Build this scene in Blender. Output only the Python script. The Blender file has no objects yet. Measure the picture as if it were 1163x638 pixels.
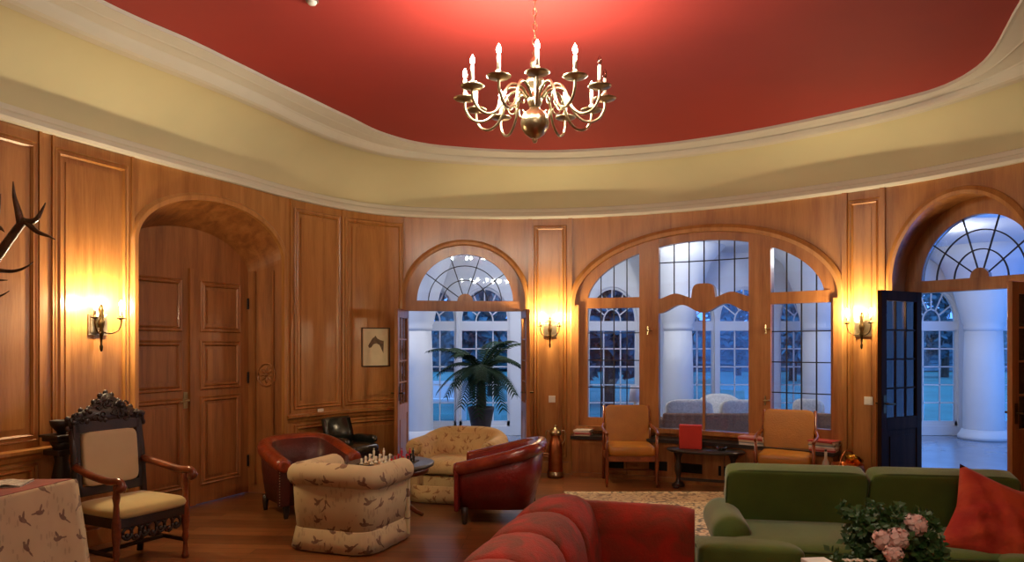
import bpy, bmesh, math, random
from math import sin, cos, pi, radians as R, sqrt, atan2
from mathutils import Vector, Matrix
random.seed(7)
SC = bpy.context.scene
# ------------------------------------------------------------------ camera
FPX, CX0, HY, EYE = 830.0, 581.5, 392.0, 1.6
cd = bpy.data.cameras.new('camera'); cam = bpy.data.objects.new('camera', cd)
SC.collection.objects.link(cam); SC.camera = cam
cd.sensor_width = 36.0; cd.lens = FPX / 1163 * 36; cd.shift_y = (HY - 319) / 1163
cd.clip_start = .05; cd.clip_end = 300
cam.location = (0, 0, EYE); cam.rotation_euler = (pi / 2, 0, 0)
# ------------------------------------------------------------------ look, sky, light levels
SC.view_settings.view_transform = 'Standard'; SC.view_settings.look = 'None'
SC.view_settings.gamma = 1; SC.view_settings.use_curve_mapping = False
SC.view_settings.exposure = 0.1
SC.cycles.use_denoising = True
SC.cycles.max_bounces = 9; SC.cycles.diffuse_bounces = 5; SC.cycles.glossy_bounces = 4
SC.cycles.transparent_max_bounces = 24
SC.cycles.sample_clamp_indirect = 4.0
SC.cycles.caustics_reflective = False; SC.cycles.caustics_refractive = False
CANDLE_W, SCONCE_W, WARM = 21.0, 48.0, (1.0, 0.78, 0.46)
CANDLE_COL = (1.0, 0.94, 0.77)
world = bpy.data.worlds.new('dusk_sky'); SC.world = world; world.use_nodes = True
wn = world.node_tree.nodes; wl = world.node_tree.links
wbg = wn['Background']
tc = wn.new('ShaderNodeTexCoord'); sx = wn.new('ShaderNodeSeparateXYZ'); wr = wn.new('ShaderNodeValToRGB')
wl.new(tc.outputs['Generated'], sx.inputs[0]); wl.new(sx.outputs['Z'], wr.inputs[0]); wl.new(wr.outputs[0], wbg.inputs[0])
wr.color_ramp.elements[0].position = 0.0; wr.color_ramp.elements[0].color = (0.09, 0.30, 0.95, 1)
wr.color_ramp.elements[1].position = 0.6; wr.color_ramp.elements[1].color = (0.16, 0.36, 0.80, 1)
wbg.inputs[1].default_value = 2.9

# ------------------------------------------------------------------ helpers
def srgb(r, g, b):
    f = lambda v: (v / 255 / 12.92) if v / 255 <= .04045 else ((v / 255 + .055) / 1.055) ** 2.4
    return (f(r), f(g), f(b), 1)
def mat(name, col, rough=.6, metal=0, spec=.5, bump=0, bscale=60, var=0, vscale=6, vcol=None, sheen=0, stretch=(1, 1, 1), coat=0, distort=0):
    m = bpy.data.materials.new(name); m.use_nodes = True
    N, L = m.node_tree.nodes, m.node_tree.links; b = N['Principled BSDF']
    b.inputs['Base Color'].default_value = col; b.inputs['Roughness'].default_value = rough
    b.inputs['Metallic'].default_value = metal; b.inputs['Specular IOR Level'].default_value = spec
    b.inputs['Sheen Weight'].default_value = sheen; b.inputs['Coat Weight'].default_value = coat
    t = N.new('ShaderNodeTexCoord'); mp = N.new('ShaderNodeMapping'); mp.inputs['Scale'].default_value = stretch
    L.new(t.outputs['Object'], mp.inputs[0])
    n = N.new('ShaderNodeTexNoise'); n.inputs['Scale'].default_value = vscale; n.inputs['Detail'].default_value = 6
    n.inputs['Distortion'].default_value = distort
    L.new(mp.outputs[0], n.inputs['Vector'])
    r = N.new('ShaderNodeValToRGB'); r.color_ramp.elements[0].position = .35; r.color_ramp.elements[1].position = .65
    v = vcol or tuple(c * (1 - var) for c in col[:3]) + (1,)
    r.color_ramp.elements[0].color = v; r.color_ramp.elements[1].color = col
    L.new(n.outputs['Fac'], r.inputs[0]); L.new(r.outputs[0], b.inputs['Base Color'])
    if bump:
        n2 = N.new('ShaderNodeTexNoise'); n2.inputs['Scale'].default_value = bscale; n2.inputs['Detail'].default_value = 3
        L.new(mp.outputs[0], n2.inputs['Vector'])
        bp = N.new('ShaderNodeBump'); bp.inputs['Strength'].default_value = bump; bp.inputs['Distance'].default_value = .02
        L.new(n2.outputs['Fac'], bp.inputs['Height']); L.new(bp.outputs[0], b.inputs['Normal'])
    return m
def emit(name, col, s):
    m = bpy.data.materials.new(name); m.use_nodes = True; b = m.node_tree.nodes['Principled BSDF']
    b.inputs['Base Color'].default_value = (0, 0, 0, 1)
    b.inputs['Emission Color'].default_value = tuple(col) + (1,); b.inputs['Emission Strength'].default_value = s
    return m
def glassmat(name, tint=(1, 1, 1, 1), refl=1.0):
    m = bpy.data.materials.new(name); m.use_nodes = True; N, L = m.node_tree.nodes, m.node_tree.links
    N.remove(N['Principled BSDF']); o = N['Material Output']
    tr = N.new('ShaderNodeBsdfTransparent'); tr.inputs[0].default_value = tint
    g = N.new('ShaderNodeBsdfGlossy'); g.inputs['Roughness'].default_value = .02
    fr = N.new('ShaderNodeFresnel'); fr.inputs['IOR'].default_value = 1.6
    mu = N.new('ShaderNodeMath'); mu.operation = 'MULTIPLY'; mu.inputs[1].default_value = refl
    mx = N.new('ShaderNodeMixShader'); L.new(fr.outputs[0], mu.inputs[0]); L.new(mu.outputs[0], mx.inputs[0])
    L.new(tr.outputs[0], mx.inputs[1]); L.new(g.outputs[0], mx.inputs[2]); L.new(mx.outputs[0], o.inputs['Surface'])
    return m
def link(o, parent=None):
    SC.collection.objects.link(o)
    if parent is not None: o.parent = parent
    return o
def obj(name, bm, m, parent=None, smooth=False, bevel=0, loc=None, rot=None):
    bmesh.ops.recalc_face_normals(bm, faces=bm.faces[:])
    me = bpy.data.meshes.new(name); bm.to_mesh(me); bm.free()
    for x in (m if isinstance(m, (list, tuple)) else [m]): me.materials.append(x)
    if smooth:
        for p in me.polygons: p.use_smooth = True
    o = bpy.data.objects.new(name, me)
    if loc: o.location = loc
    if rot: o.rotation_euler = rot
    if bevel:
        b = o.modifiers.new('bevel', 'BEVEL'); b.width = bevel; b.segments = 2; b.limit_method = 'ANGLE'
    return link(o, parent)
def tag(o, label, cat, group=None, kind=None):
    o['label'] = label; o['category'] = cat
    if group: o['group'] = group
    if kind: o['kind'] = kind
    return o
def thing(name, label, cat, loc=(0, 0, 0), rz=0, group=None):
    o = bpy.data.objects.new(name, None); o.empty_display_size = .1
    o.location = loc; o.rotation_euler = (0, 0, rz); link(o)
    return tag(o, label, cat, group)
def struct(name, bm, m, parent=None, smooth=False, bevel=0):
    o = obj(name, bm, m, parent, smooth, bevel); o['kind'] = 'structure'; return o
def dup(root, loc, rz, label=None, group=None):
    r = root.copy(); SC.collection.objects.link(r); r.location = loc; r.rotation_euler = (0, 0, rz)
    if label: r['label'] = label
    if group: r['group'] = group
    for ch in list(root.children):
        c = ch.copy(); SC.collection.objects.link(c); c.parent = r
        for g in list(ch.children):
            d = g.copy(); SC.collection.objects.link(d); d.parent = c
    return r
BM = bmesh.new
def box(bm, x0, x1, y0, y1, z0, z1, mtx=None):
    vs = [bm.verts.new((x, y, z)) for z in (z0, z1) for y in (y0, y1) for x in (x0, x1)]
    for f in ((0, 1, 3, 2), (4, 6, 7, 5), (0, 4, 5, 1), (2, 3, 7, 6), (0, 2, 6, 4), (1, 5, 7, 3)): bm.faces.new([vs[i] for i in f])
    if mtx: bmesh.ops.transform(bm, matrix=mtx, verts=vs)
    return vs
def bx(*a, mtx=None):
    bm = BM(); box(bm, *a, mtx=mtx); return bm
def loft(bm, rings, closed=True, caps=True, loop=False):
    """rings: lists of points with equal counts; skinned into a surface"""
    V = [[bm.verts.new(p) for p in r] for r in rings]; n = len(V[0])
    for a, b in list(zip(V, V[1:])) + ([(V[-1], V[0])] if loop else []):
        for i in range(n if closed else n - 1):
            j = (i + 1) % n
            try: bm.faces.new((a[i], a[j], b[j], b[i]))
            except ValueError: pass
    if caps and closed and not loop:
        for r in (V[0], V[-1]):
            try: bm.faces.new(r)
            except ValueError: pass
    return V
def lathe(prof, n=20, bm=None, mtx=None):
    bm = bm or BM()
    rings = [[(max(r, .0004) * cos(2 * pi * k / n), max(r, .0004) * sin(2 * pi * k / n), z) for k in range(n)] for r, z in prof]
    V = loft(bm, rings)
    if mtx: bmesh.ops.transform(bm, matrix=mtx, verts=[v for r in V for v in r])
    return bm
def tube(bm, pts, r, n=8, flat=1.0):
    """round bar along points; r is a number or a list of radii"""
    pts = [Vector(p) for p in pts]; rs = r if isinstance(r, (list, tuple)) else [r] * len(pts)
    rings = []; up = None
    for i, p in enumerate(pts):
        t = (pts[min(i + 1, len(pts) - 1)] - pts[max(i - 1, 0)]).normalized()
        if up is None: up = Vector((0, 0, 1)) if abs(t.z) < .9 else Vector((1, 0, 0))
        s = t.cross(up)
        if s.length < 1e-4: s = t.cross(Vector((0, 1, 0)))
        s.normalize(); up = s.cross(t).normalized()
        rings.append([p + (s * cos(2 * pi * k / n) + up * sin(2 * pi * k / n) * flat) * rs[i] for k in range(n)])
    loft(bm, rings); return bm
def tb(pts, r, n=8): return tube(BM(), pts, r, n)
def spl(P, k=6, closed=False):
    """Catmull-Rom through P"""
    P = [Vector(p) for p in P]; n = len(P); out = []
    g = (lambda i: P[i % n]) if closed else (lambda i: P[min(max(i, 0), n - 1)])
    for i in range(n if closed else n - 1):
        a, b, c, d = g(i - 1), g(i), g(i + 1), g(i + 2)
        for q in range(k):
            t = q / k
            out.append(.5 * ((2 * b) + (c - a) * t + (2 * a - 5 * b + 4 * c - d) * t * t + (3 * b - a - 3 * c + d) * t ** 3))
    if not closed: out.append(P[-1])
    return out
def pillow(a, b, c, e1=.45, e2=.3, n=28, m=16, bm=None, mtx=None, sag=0):
    """superellipsoid cushion with half sizes a, b, c"""
    bm = bm or BM(); f = lambda v, e: math.copysign(abs(v) ** e, v)
    rings = []
    for j in range(m + 1):
        h = -pi / 2 + pi * j / m
        ch, sh = f(cos(h), e1), f(sin(h), e1)
        if j in (0, m): ch = .002
        rings.append([(a * ch * f(cos(2 * pi * k / n), e2), b * ch * f(sin(2 * pi * k / n), e2), c * sh) for k in range(n)])
    V = loft(bm, rings); vs = [v for r in V for v in r]
    if mtx: bmesh.ops.transform(bm, matrix=mtx, verts=vs)
    return bm
def TR(loc=(0, 0, 0), rx=0, ry=0, rz=0):
    return Matrix.Translation(loc) @ Matrix.Rotation(rz, 4, 'Z') @ Matrix.Rotation(ry, 4, 'Y') @ Matrix.Rotation(rx, 4, 'X')
def fit(px, py, z):
    """point where the photo's pixel meets height z"""
    d = (EYE - z) * FPX / (py - HY); return Vector(((px - CX0) / FPX * d, d, z))

# ------------------------------------------------------------------ materials
def woodmat(name, c1, c2, c3, rough=.35, grain=(9, 9, .7), coat=.25):
    m = bpy.data.materials.new(name); m.use_nodes = True; N, L = m.node_tree.nodes, m.node_tree.links; b = N['Principled BSDF']
    t = N.new('ShaderNodeTexCoord'); mp = N.new('ShaderNodeMapping'); mp.inputs['Scale'].default_value = grain
    L.new(t.outputs['Object'], mp.inputs[0])
    n = N.new('ShaderNodeTexNoise'); n.inputs['Scale'].default_value = 1.2; n.inputs['Detail'].default_value = 8; n.inputs['Distortion'].default_value = .6
    L.new(mp.outputs[0], n.inputs['Vector'])
    w = N.new('ShaderNodeTexNoise'); w.inputs['Scale'].default_value = 11; w.inputs['Detail'].default_value = 3
    L.new(mp.outputs[0], w.inputs['Vector'])
    mx = N.new('ShaderNodeMath'); mx.operation = 'MULTIPLY_ADD'; mx.inputs[1].default_value = .35
    L.new(w.outputs['Fac'], mx.inputs[0]); L.new(n.outputs['Fac'], mx.inputs[2])
    r = N.new('ShaderNodeValToRGB'); e = r.color_ramp.elements
    e[0].position = .45; e[0].color = c1; e[1].position = .9; e[1].color = c3
    k = e.new(.68); k.color = c2
    L.new(mx.outputs[0], r.inputs[0]); L.new(r.outputs[0], b.inputs['Base Color'])
    b.inputs['Roughness'].default_value = rough; b.inputs['Coat Weight'].default_value = coat; b.inputs['Coat Roughness'].default_value = .2
    bp = N.new('ShaderNodeBump'); bp.inputs['Strength'].default_value = .12; bp.inputs['Distance'].default_value = .01
    L.new(w.outputs['Fac'], bp.inputs['Height']); L.new(bp.outputs[0], b.inputs['Normal'])
    return m
M_OAK = woodmat('oak_panelling', srgb(144, 90, 40), srgb(168, 112, 56), srgb(180, 124, 66))
M_OAKD = woodmat('oak_joinery', srgb(128, 76, 36), srgb(154, 98, 50), srgb(170, 112, 62))
M_OAKDOOR = woodmat('oak_door', srgb(116, 66, 28), srgb(142, 86, 40), srgb(158, 100, 52), rough=.45)
M_DARKWOOD = woodmat('dark_carved_wood', srgb(26, 13, 7), srgb(40, 22, 12), srgb(56, 32, 18), rough=.5, grain=(6, 6, 6), coat=.08)
M_CHAIRWOOD = woodmat('red_brown_wood', srgb(88, 38, 16), srgb(122, 58, 26), srgb(146, 78, 38), rough=.3, grain=(5, 5, 5))
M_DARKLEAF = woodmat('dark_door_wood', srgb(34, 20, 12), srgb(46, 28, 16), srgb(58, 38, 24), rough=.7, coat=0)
M_PLASTER = mat('cream_plaster', srgb(204, 194, 154), .85, var=.06, vscale=1.5)
M_STUCCO = mat('white_stucco', srgb(206, 200, 184), .7, var=.05, vscale=3)
M_RED = mat('red_ceiling_paint', srgb(162, 46, 36), .75, var=.08, vscale=1.2)
M_WHITE = mat('white_paint', srgb(214, 216, 220), .55, var=.04, vscale=2)
M_BRASS = mat('aged_brass', srgb(206, 190, 152), .28, metal=1, var=.35, vscale=14)
M_BRASSD = mat('dark_bronze', srgb(84, 66, 40), .35, metal=1, var=.4, vscale=14)
M_COPPER = mat('polished_copper', srgb(200, 120, 76), .3, metal=1, var=.35, vscale=8)
M_IRON = mat('black_iron', srgb(24, 20, 18), .5, metal=.6)
M_LEAD = mat('lead_came', srgb(34, 32, 32), .6, metal=.2)
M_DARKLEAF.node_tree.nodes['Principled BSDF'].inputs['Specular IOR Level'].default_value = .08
M_GLASS = glassmat('window_glass')
M_GLASSW = glassmat('wavy_leaded_glass', (.93, .96, 1, 1), 1.3)
M_BULB = emit('candle_bulb_glow', (1.0, .86, .66), 60)
M_CANDLE = mat('ivory_candle', srgb(236, 226, 200), .5)
M_SLATE = mat('dark_slate', srgb(46, 40, 38), .3, var=.3)
M_SWITCH = mat('white_plastic', srgb(226, 220, 208), .4)
M_BLACK = mat('vent_black', srgb(14, 10, 8), .9)
# ------------------------------------------------------------------ the oval room's plan curves
WP = [(-3.64, 5.1), (-3.2, 6.2), (-2.71, 7.27), (-2.42, 7.93), (-2.0, 8.58), (-1.49, 9.0), (-.7, 9.19), (.2, 9.22), (1.0, 9.1), (1.89, 8.79),
      (2.65, 8.35), (3.35, 7.77), (3.83, 7.3), (4.15, 6.86), (4.45, 6.35), (4.85, 5.55), (5.15, 4.6), (5.25, 3), (5.05, 1), (4.4, -1), (3.2, -2.6),
      (1.2, -3.4), (-.8, -3.4), (-2.8, -2.4), (-3.9, -.6), (-4.25, 1.5), (-4.1, 3.5)]
CP = [(-2.73, 4.87), (-2.42, 5.5), (-2.22, 5.98), (-1.98, 6.56), (-1.66, 7.29), (-1.36, 7.95), (-.83, 8.4), (.3, 8.62), (1.41, 8.42), (2.2, 8.05), (2.89, 7.52),
      (3.58, 6.82), (3.82, 6.41), (3.78, 5.82), (3.38, 4.87), (3.1, 4.0), (3.0, 2.5), (2.95, .5), (2.5, -1.2), (1.3, -2.2), (-.6, -2.2), (-2.3, -1.2), (-3.1, .5), (-3.2, 2.2), (-3.02, 3.8)]
KP = [(-3.19, 4.66), (-2.95, 5.11), (-2.77, 5.45), (-2.58, 5.86), (-2.38, 6.41), (-2.11, 7.0), (-1.78, 7.8), (-1.41, 8.25), (-.85, 8.6), (.3, 8.78), (1.44, 8.6),
      (2.25, 8.2), (2.93, 7.64), (3.67, 7.0), (3.92, 6.6), (4.14, 5.91), (4.25, 5.0), (4.2, 3), (4.0, 1), (3.4, -.9), (2.3, -2.2), (.8, -2.9), (-.8, -2.9), (-2.4, -1.9), (-3.3, -.3), (-3.6, 1.4), (-3.5, 3.2)]
def closed_curve(P, step=.02):
    c = spl([(x, y, 0) for x, y in P], 60, True); c.append(c[0].copy())
    d = [0]
    for a, b in zip(c, c[1:]): d.append(d[-1] + (b - a).length)
    n = int(d[-1] / step); out = []; j = 0
    for i in range(n):
        s = d[-1] * i / n
        while d[j + 1] < s: j += 1
        t = (s - d[j]) / (d[j + 1] - d[j] or 1); out.append(c[j].lerp(c[j + 1], t))
    return out, d[-1]
WC, WLEN = closed_curve(WP); WN = len(WC); DS = WLEN / WN
def wp(s):
    f = s / DS; i = math.floor(f); t = f - i
    return WC[i % WN].lerp(WC[(i + 1) % WN], t)
def wn_(s):
    t = wp(s + .15) - wp(s - .15); return Vector((t.y, -t.x, 0)).normalized()      # inward (room side)
def W(s, z, o=0):
    p = wp(s) + wn_(s) * o; return Vector((p.x, p.y, z))
def S(px, o=0):
    """arc length along the wall (offset o) seen at azimuth px"""
    lo, hi = -1.5, 13.5
    f = lambda s: (lambda p: CX0 + FPX * p.x / p.y)(W(s, 0, o)) - px
    for _ in range(45):
        m = (lo + hi) / 2
        if f(m) < 0: lo = m
        else: hi = m
    return (lo + hi) / 2
def Z(px, py, o=0): return EYE + (HY - py) / FPX * W(S(px, o), 0, o).y
val = lambda f, s: f(s) if callable(f) else f
def cols(s0, s1, step=.05):
    if step <= .015: n = int((s1 - s0) / step) + 1; return [s0 + (s1 - s0) * i / n for i in range(n + 1)]
    n = max(2, int(abs(s1 - s0) / step) + 1)
    return [s0 + (s1 - s0) * (.5 - .5 * cos(pi * i / n)) if n > 6 else s0 + (s1 - s0) * i / n for i in range(n + 1)]
def strip(bm, s0, s1, bot, top, o0, o1, m=W, step=.05):
    """solid between two heights along the wall, from offset o0 to o1"""
    rings = []
    for s in cols(s0, s1, step):
        b, t = val(bot, s), val(top, s)
        if t - b < .0005: t = b + .0005
        rings.append([m(s, b, o0), m(s, b, o1), m(s, t, o1), m(s, t, o0)])
    loft(bm, rings); return bm
def st(*a, **k): return strip(BM(), *a, **k)
def sweep(bm, path, prof, closed=False, m=W):
    """profile [(u across, o out)] swept along (s,z) path"""
    n = len(path); rings = []
    for i, (s, z) in enumerate(path):
        a = path[(i - 1) % n] if (closed or i) else path[i]; b = path[(i + 1) % n] if (closed or i < n - 1) else path[i]
        d1 = Vector((s - a[0], z - a[1])); d2 = Vector((b[0] - s, b[1] - z))
        if d1.length < 1e-9: d1 = d2
        if d2.length < 1e-9: d2 = d1
        d1.normalize(); d2.normalize()
        n1 = Vector((-d1.y, d1.x)); n2 = Vector((-d2.y, d2.x)); q = (n1 + n2)
        q = q / max(.35, (1 + n1.dot(n2))) if q.length > .1 else n1
        rings.append([m(s + q.x * u, z + q.y * u, o) for u, o in prof])
    loft(bm, rings, loop=closed, caps=not closed); return bm
def rect_path(s0, s1, z0, z1, step=.12):
    p = [(s, z0) for s in [s0 + (s1 - s0) * i / max(1, int((s1 - s0) / step)) for i in range(max(1, int((s1 - s0) / step)) + 1)]]
    return p + [(s, z1) for s, _ in reversed(p)]
def barprof(w, o0, o1): return [(-w / 2, o0), (-w / 2, o1), (w / 2, o1), (w / 2, o0)]
MOULD = [(-.028, 0), (-.028, .010), (-.018, .020), (-.006, .012), (.004, .012), (.016, .024), (.028, .008), (.028, 0)]
def arcpts(sc, zc, a, b, t0=0, t1=pi, n=28): return [(sc + a * cos(t0 + (t1 - t0) * i / n), zc + b * sin(t0 + (t1 - t0) * i / n)) for i in range(n + 1)]
def ell(sc, zc, a, b): return lambda s: zc + b * sqrt(max(0, 1 - ((s - sc) / a) ** 2))
def panel(bm, s0, s1, z0, z1, o=0):
    sweep(bm, rect_path(s0, s1, z0, z1), [(u, v + o) for u, v in MOULD], True)
    strip(bm, s0 + .07, s1 - .07, z0 + .07, z1 - .07, o, o + .009)

ZT = 3.2                     # top of the wood panelling
# ---- openings
A0, A1 = S(154), S(322); AC = (A0 + A1) / 2; AH = (A1 - A0) / 2          # left alcove with the oak door
archA = ell(AC, 2.50, AH, .48)
B0, B1 = S(470), S(598); BC = S(528.5); B0 = BC - (B1 - BC)                # glazed doorway in the middle
archB = ell(BC, 2.13, (B1 - B0) / 2, .75)
C0, C1 = S(652), S(954); CC = (C0 + C1) / 2                               # the wide three-light window
archC = ell(CC, 2.11, (C1 - C0) / 2, .84)
D0 = S(1013); DC = S(1114, -.38); D1 = 2 * DC - D0; 
archD = ell(DC, 2.22, (D1 - D0) / 2, .80)
print('widths', A1 - A0, B1 - B0, C1 - C0, D1 - D0, 'fan r', BC - S(475, -.06), DC - S(1048, -.38), "D0 D1", D0, D1, W(D1, 0), WLEN)
SB = S(466); SD = D1 + .25
T = .12
bm = BM()      # left wall
strip(bm, -2.0, A0, 0, ZT, -T, 0); strip(bm, A0, A1, archA, ZT, -T, 0); strip(bm, A1, B0, 0, ZT, -T, 0)
for a, b in ((-1.6, S(38)), (S(64), S(142)), (S(336), S(384)), (S(394), S(455))):
    panel(bm, a, b, .92, 3.08); panel(bm, a, b, .18, .70)
for px in (45, 60, 150, 330, 389, 460):
    strip(bm, S(px) - .012, S(px) + .012, .86, ZT, 0, .016)
for a, b in ((-2.0, A0 - .02), (A1 + .02, B0 - .05)):      # chair rail and plinth
    sweep(bm, [(s, .80) for s in cols(a, b, .2)], [(-.045, 0), (-.045, .015), (-.01, .03), (.012, .055), (.035, .055), (.045, .02), (.045, 0)])
    strip(bm, a, b, 0, .13, 0, .03)
sweep(bm, [(A0, 0.0), (A0, 1.0)] + [(s, z) for s, z in reversed(arcpts(AC, 2.5, AH, .48, n=40))] + [(A1, 1.0), (A1, 0)], [(-.01, -.02), (-.01, .025), (.03, .03), (.05, .012), (.06, 0), (.06, -.02)])
struct('wall_left', bm, M_OAK)
# alcove lining and the double door
AD = -.42
bm = BM()
archA2 = ell(AC, 2.36, AH - .08, .40)
pa = [(A0, 0), (A0, 2.5)] + list(reversed(arcpts(AC, 2.5, AH, .48, n=40)))[1:-1] + [(A1, 2.5), (A1, 0)]
pb = [(A0 + .08, 0), (A0 + .08, 2.36)] + list(reversed(arcpts(AC, 2.36, AH - .08, .40, n=40)))[1:-1] + [(A1 - .08, 2.36), (A1 - .08, 0)]
rings = [[W(p[0], p[1], -.0), W(q[0], q[1], AD), W(q[0] , q[1], AD - .06), W(p[0], p[1] + .001, AD - .06)] for p, q in zip(pa, pb)]
loft(bm, rings)
strip(bm, A0 + .02, A1 - .02, 2.36, lambda s: archA2(s) + .05, AD - .08, AD)
for t in (.10, .32):     # raised ribs on the jamb on the right
    strip(bm, A1 - .02 - t * .17 - .012, A1 - .02 - t * .17, .1, 2.4, -t - .02, -t)
struct('wall_alcove', bm, M_OAKDOOR)
DX = S(217, AD)
for nm, a, b in (('door_1', A0 + .08, DX), ('door_2', DX, A1 - .08)):
    bm = BM(); strip(bm, a, b, .01, 2.36, AD - .06, AD)
    w0, w1 = a + .14, b - .14
    for z0, z1 in ((.22, 1.06), (1.18, 1.62), (1.76, 2.22)):
        sweep(bm, rect_path(w0, w1, z0, z1), [(u, v * .9 + AD) for u, v in MOULD], True)
        strip(bm, w0 + .06, w1 - .06, z0 + .06, z1 - .06, AD, AD + .012)
    if nm == 'door_1': strip(bm, b - .035, b + .035, .01, 2.36, AD, AD + .03)
    d = struct(nm, bm, M_OAKDOOR)
    if nm == 'door_1':
        h = BM(); tube(h, [W(b - .07, 1.06, AD), W(b - .07, 1.06, AD + .05)], .012); tube(h, [W(b - .07, 1.06, AD + .05), W(b - .17, 1.05, AD + .05)], .009)
        strip(h, b - .095, b - .045, .98, 1.14, AD, AD + .006); obj('door_handle', h, M_BRASS, d)
    else:
        for z in (.35, 1.25, 2.05):
            h = BM(); tube(h, [W(b - .015, z - .06, AD + .012), W(b - .015, z + .06, AD + .012)], .011); obj('hinge', h, M_IRON, d)
# carved rosette on the alcove's right jamb
pj = (W(A1 - .035, 1.28, -.2)); qn = (W(A1 - .08, 0, AD) - W(A1, 0, 0)).normalized(); nn = Vector((-qn.y, qn.x, 0))
if nn.dot(W(AC, 0, 0) - W(A1, 0, 0)) < 0: nn = -nn
t = thing('carved_rosette', 'round carved wooden rosette on the right jamb of the door alcove', 'carving', pj + nn * .005, atan2(nn.y, nn.x) - pi / 2)
bm = BM(); rr = .105
tube(bm, [(rr * cos(k * pi / 12), .01, rr * 1.15 * sin(k * pi / 12)) for k in range(25)], .010, 6); obj('ring', bm, M_OAKDOOR, t, True)
bm = BM()
for k in range(8):
    a = k * pi / 4; pillow(.034, .010, .016, 1, 1, 10, 6, bm, TR((.052 * cos(a), .008, .052 * sin(a)), ry=-a))
pillow(.02, .018, .02, 1, 1, 10, 6, bm, TR((0, .008, 0))); obj('petals', bm, M_OAKDOOR, t, True)
# ---- back wall
bm = BM()
strip(bm, B0, B1, archB, ZT, -T, 0); strip(bm, B1, C0, 0, ZT, -T, 0)
strip(bm, C0, C1, archC, ZT, -T, 0); strip(bm, C0, C1, 0, .50, -.3, -.1)
strip(bm, C1, D0, 0, ZT, -T, 0)
for a, b, c, d in ((S(600), S(650), S(609), S(641)), (S(957), S(1006), S(966), S(998))):
    strip(bm, a, a + .05, 0, ZT, 0, .03); strip(bm, b - .05, b, 0, ZT, 0, .03)
    panel(bm, c, d, .22, 3.08)
    strip(bm, a, b, 0, .14, .0, .045)
sweep(bm, [(B0, 0), (B0, 1)] + list(reversed(arcpts(BC, 2.13, (B1 - B0) / 2, .75, n=36))) + [(B1, 1), (B1, 0)], [(-.012, -.02), (-.012, .03), (.02, .034), (.05, .016), (.055, -.02)])
sweep(bm, [(C0, 0), (C0, 1)] + list(reversed(arcpts(CC, 2.11, (C1 - C0) / 2, .84, n=60))) + [(C1, 1), (C1, 0)], [(-.012, -.02), (-.012, .03), (.03, .036), (.07, .02), (.08, -.02)])
struct('wall_back', bm, M_OAK)
# ---- right wall with the open archway
bm = BM()
strip(bm, D0, D1, archD, ZT, -T, 0); strip(bm, D1, D1 + 1.2, 0, ZT, -T, 0)
sweep(bm, [(D0, 0), (D0, 1)] + list(reversed(arcpts(DC, 2.22, (D1 - D0) / 2, .80, n=40))) + [(D1, 1), (D1, 0)], [(-.012, -.02), (-.012, .03), (.02, .034), (.06, .018), (.07, -.02)])
struct('wall_right', bm, M_OAK)
bm = BM()      # deep lining of the right archway
pa = [(D0, 0), (D0, 2.22)] + list(reversed(arcpts(DC, 2.22, (D1 - D0) / 2, .80, n=40)))[1:-1] + [(D1, 2.22), (D1, 0)]
loft(bm, [[W(s, z, 0), W(s, z, -.46), W(s + (.04 if s > DC else -.04), z + .04, -.46), W(s + (.04 if s > DC else -.04), z + .04, -.02)] for s, z in pa])
struct('trim_archway_lining', bm, M_OAKD)
bm = BM()      # rest of the oval behind the camera
strip(bm, D1 + 1.2, WLEN - 2.0, 0, ZT, -T, 0, step=.2)
q = D1 + 1.4
while q < WLEN - 3.2:
    panel(bm, q, q + .9, .92, 3.08); panel(bm, q, q + .9, .18, .7); q += 1.1
struct('wall_front', bm, M_OAK)

# ---- cove, crown moulding, ceiling (lofted round the oval)
def polar(P, n=360, c=(.35, 3.2)):
    cc, _ = closed_curve(P, .02); out = []
    A = sorted(((atan2(p.y - c[1], p.x - c[0]) % (2 * pi)), (p.x - c[0]) ** 2 + (p.y - c[1]) ** 2) for p in cc); j = 0
    for k in range(n):
        a = 2 * pi * k / n
        while j < len(A) - 1 and A[j][0] < a: j += 1
        out.append(sqrt(A[j][1]))
    out = [(out[k - 1] + 2 * out[k] + out[(k + 1) % n]) / 4 for k in range(n)]
    return out
PW, PK, PC = polar(WP), polar(KP), polar(CP); NP = 360
def smoothd(A, B, h): return [A[k] - sum(A[(k + j) % 360] - B[(k + j) % 360] for j in range(-h, h + 1)) / (2 * h + 1) for k in range(360)]
PK = smoothd(PW, PK, 16)
def loopat(r, z): return [(.35 + r[k] * cos(2 * pi * k / NP), 3.2 + r[k] * sin(2 * pi * k / NP), z) for k in range(NP)]
mixr = lambda a, b, t, e=0: [x + (y - x) * t + e for x, y in zip(a, b)]
def ringsurf(bm, spec, bounce=False): loft(bm, [loopat(r, z) for r, z in spec], caps=False)
bm = BM(); ringsurf(bm, [(mixr(PW, PK, 0, .15), 3.19), (mixr(PW, PK, 0, -.055), 3.19), (mixr(PW, PK, 0, -.07), 3.215), (mixr(PW, PK, 0, -.06), 3.25), (mixr(PW, PK, 0, -.035), 3.27), (mixr(PW, PK, 0, -.03), 3.31), (mixr(PW, PK, 0, .02), 3.33)])
struct('trim_1', bm, M_STUCCO)
bm = BM(); ringsurf(bm, [(mixr(PW, PK, (1 - cos(t * pi / 2)) * .95), 3.31 + .47 * sin(t * pi / 2) ** 1.0) for t in [i / 10 for i in range(11)]])
struct('wall_cove', bm, M_PLASTER, smooth=True)
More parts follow.
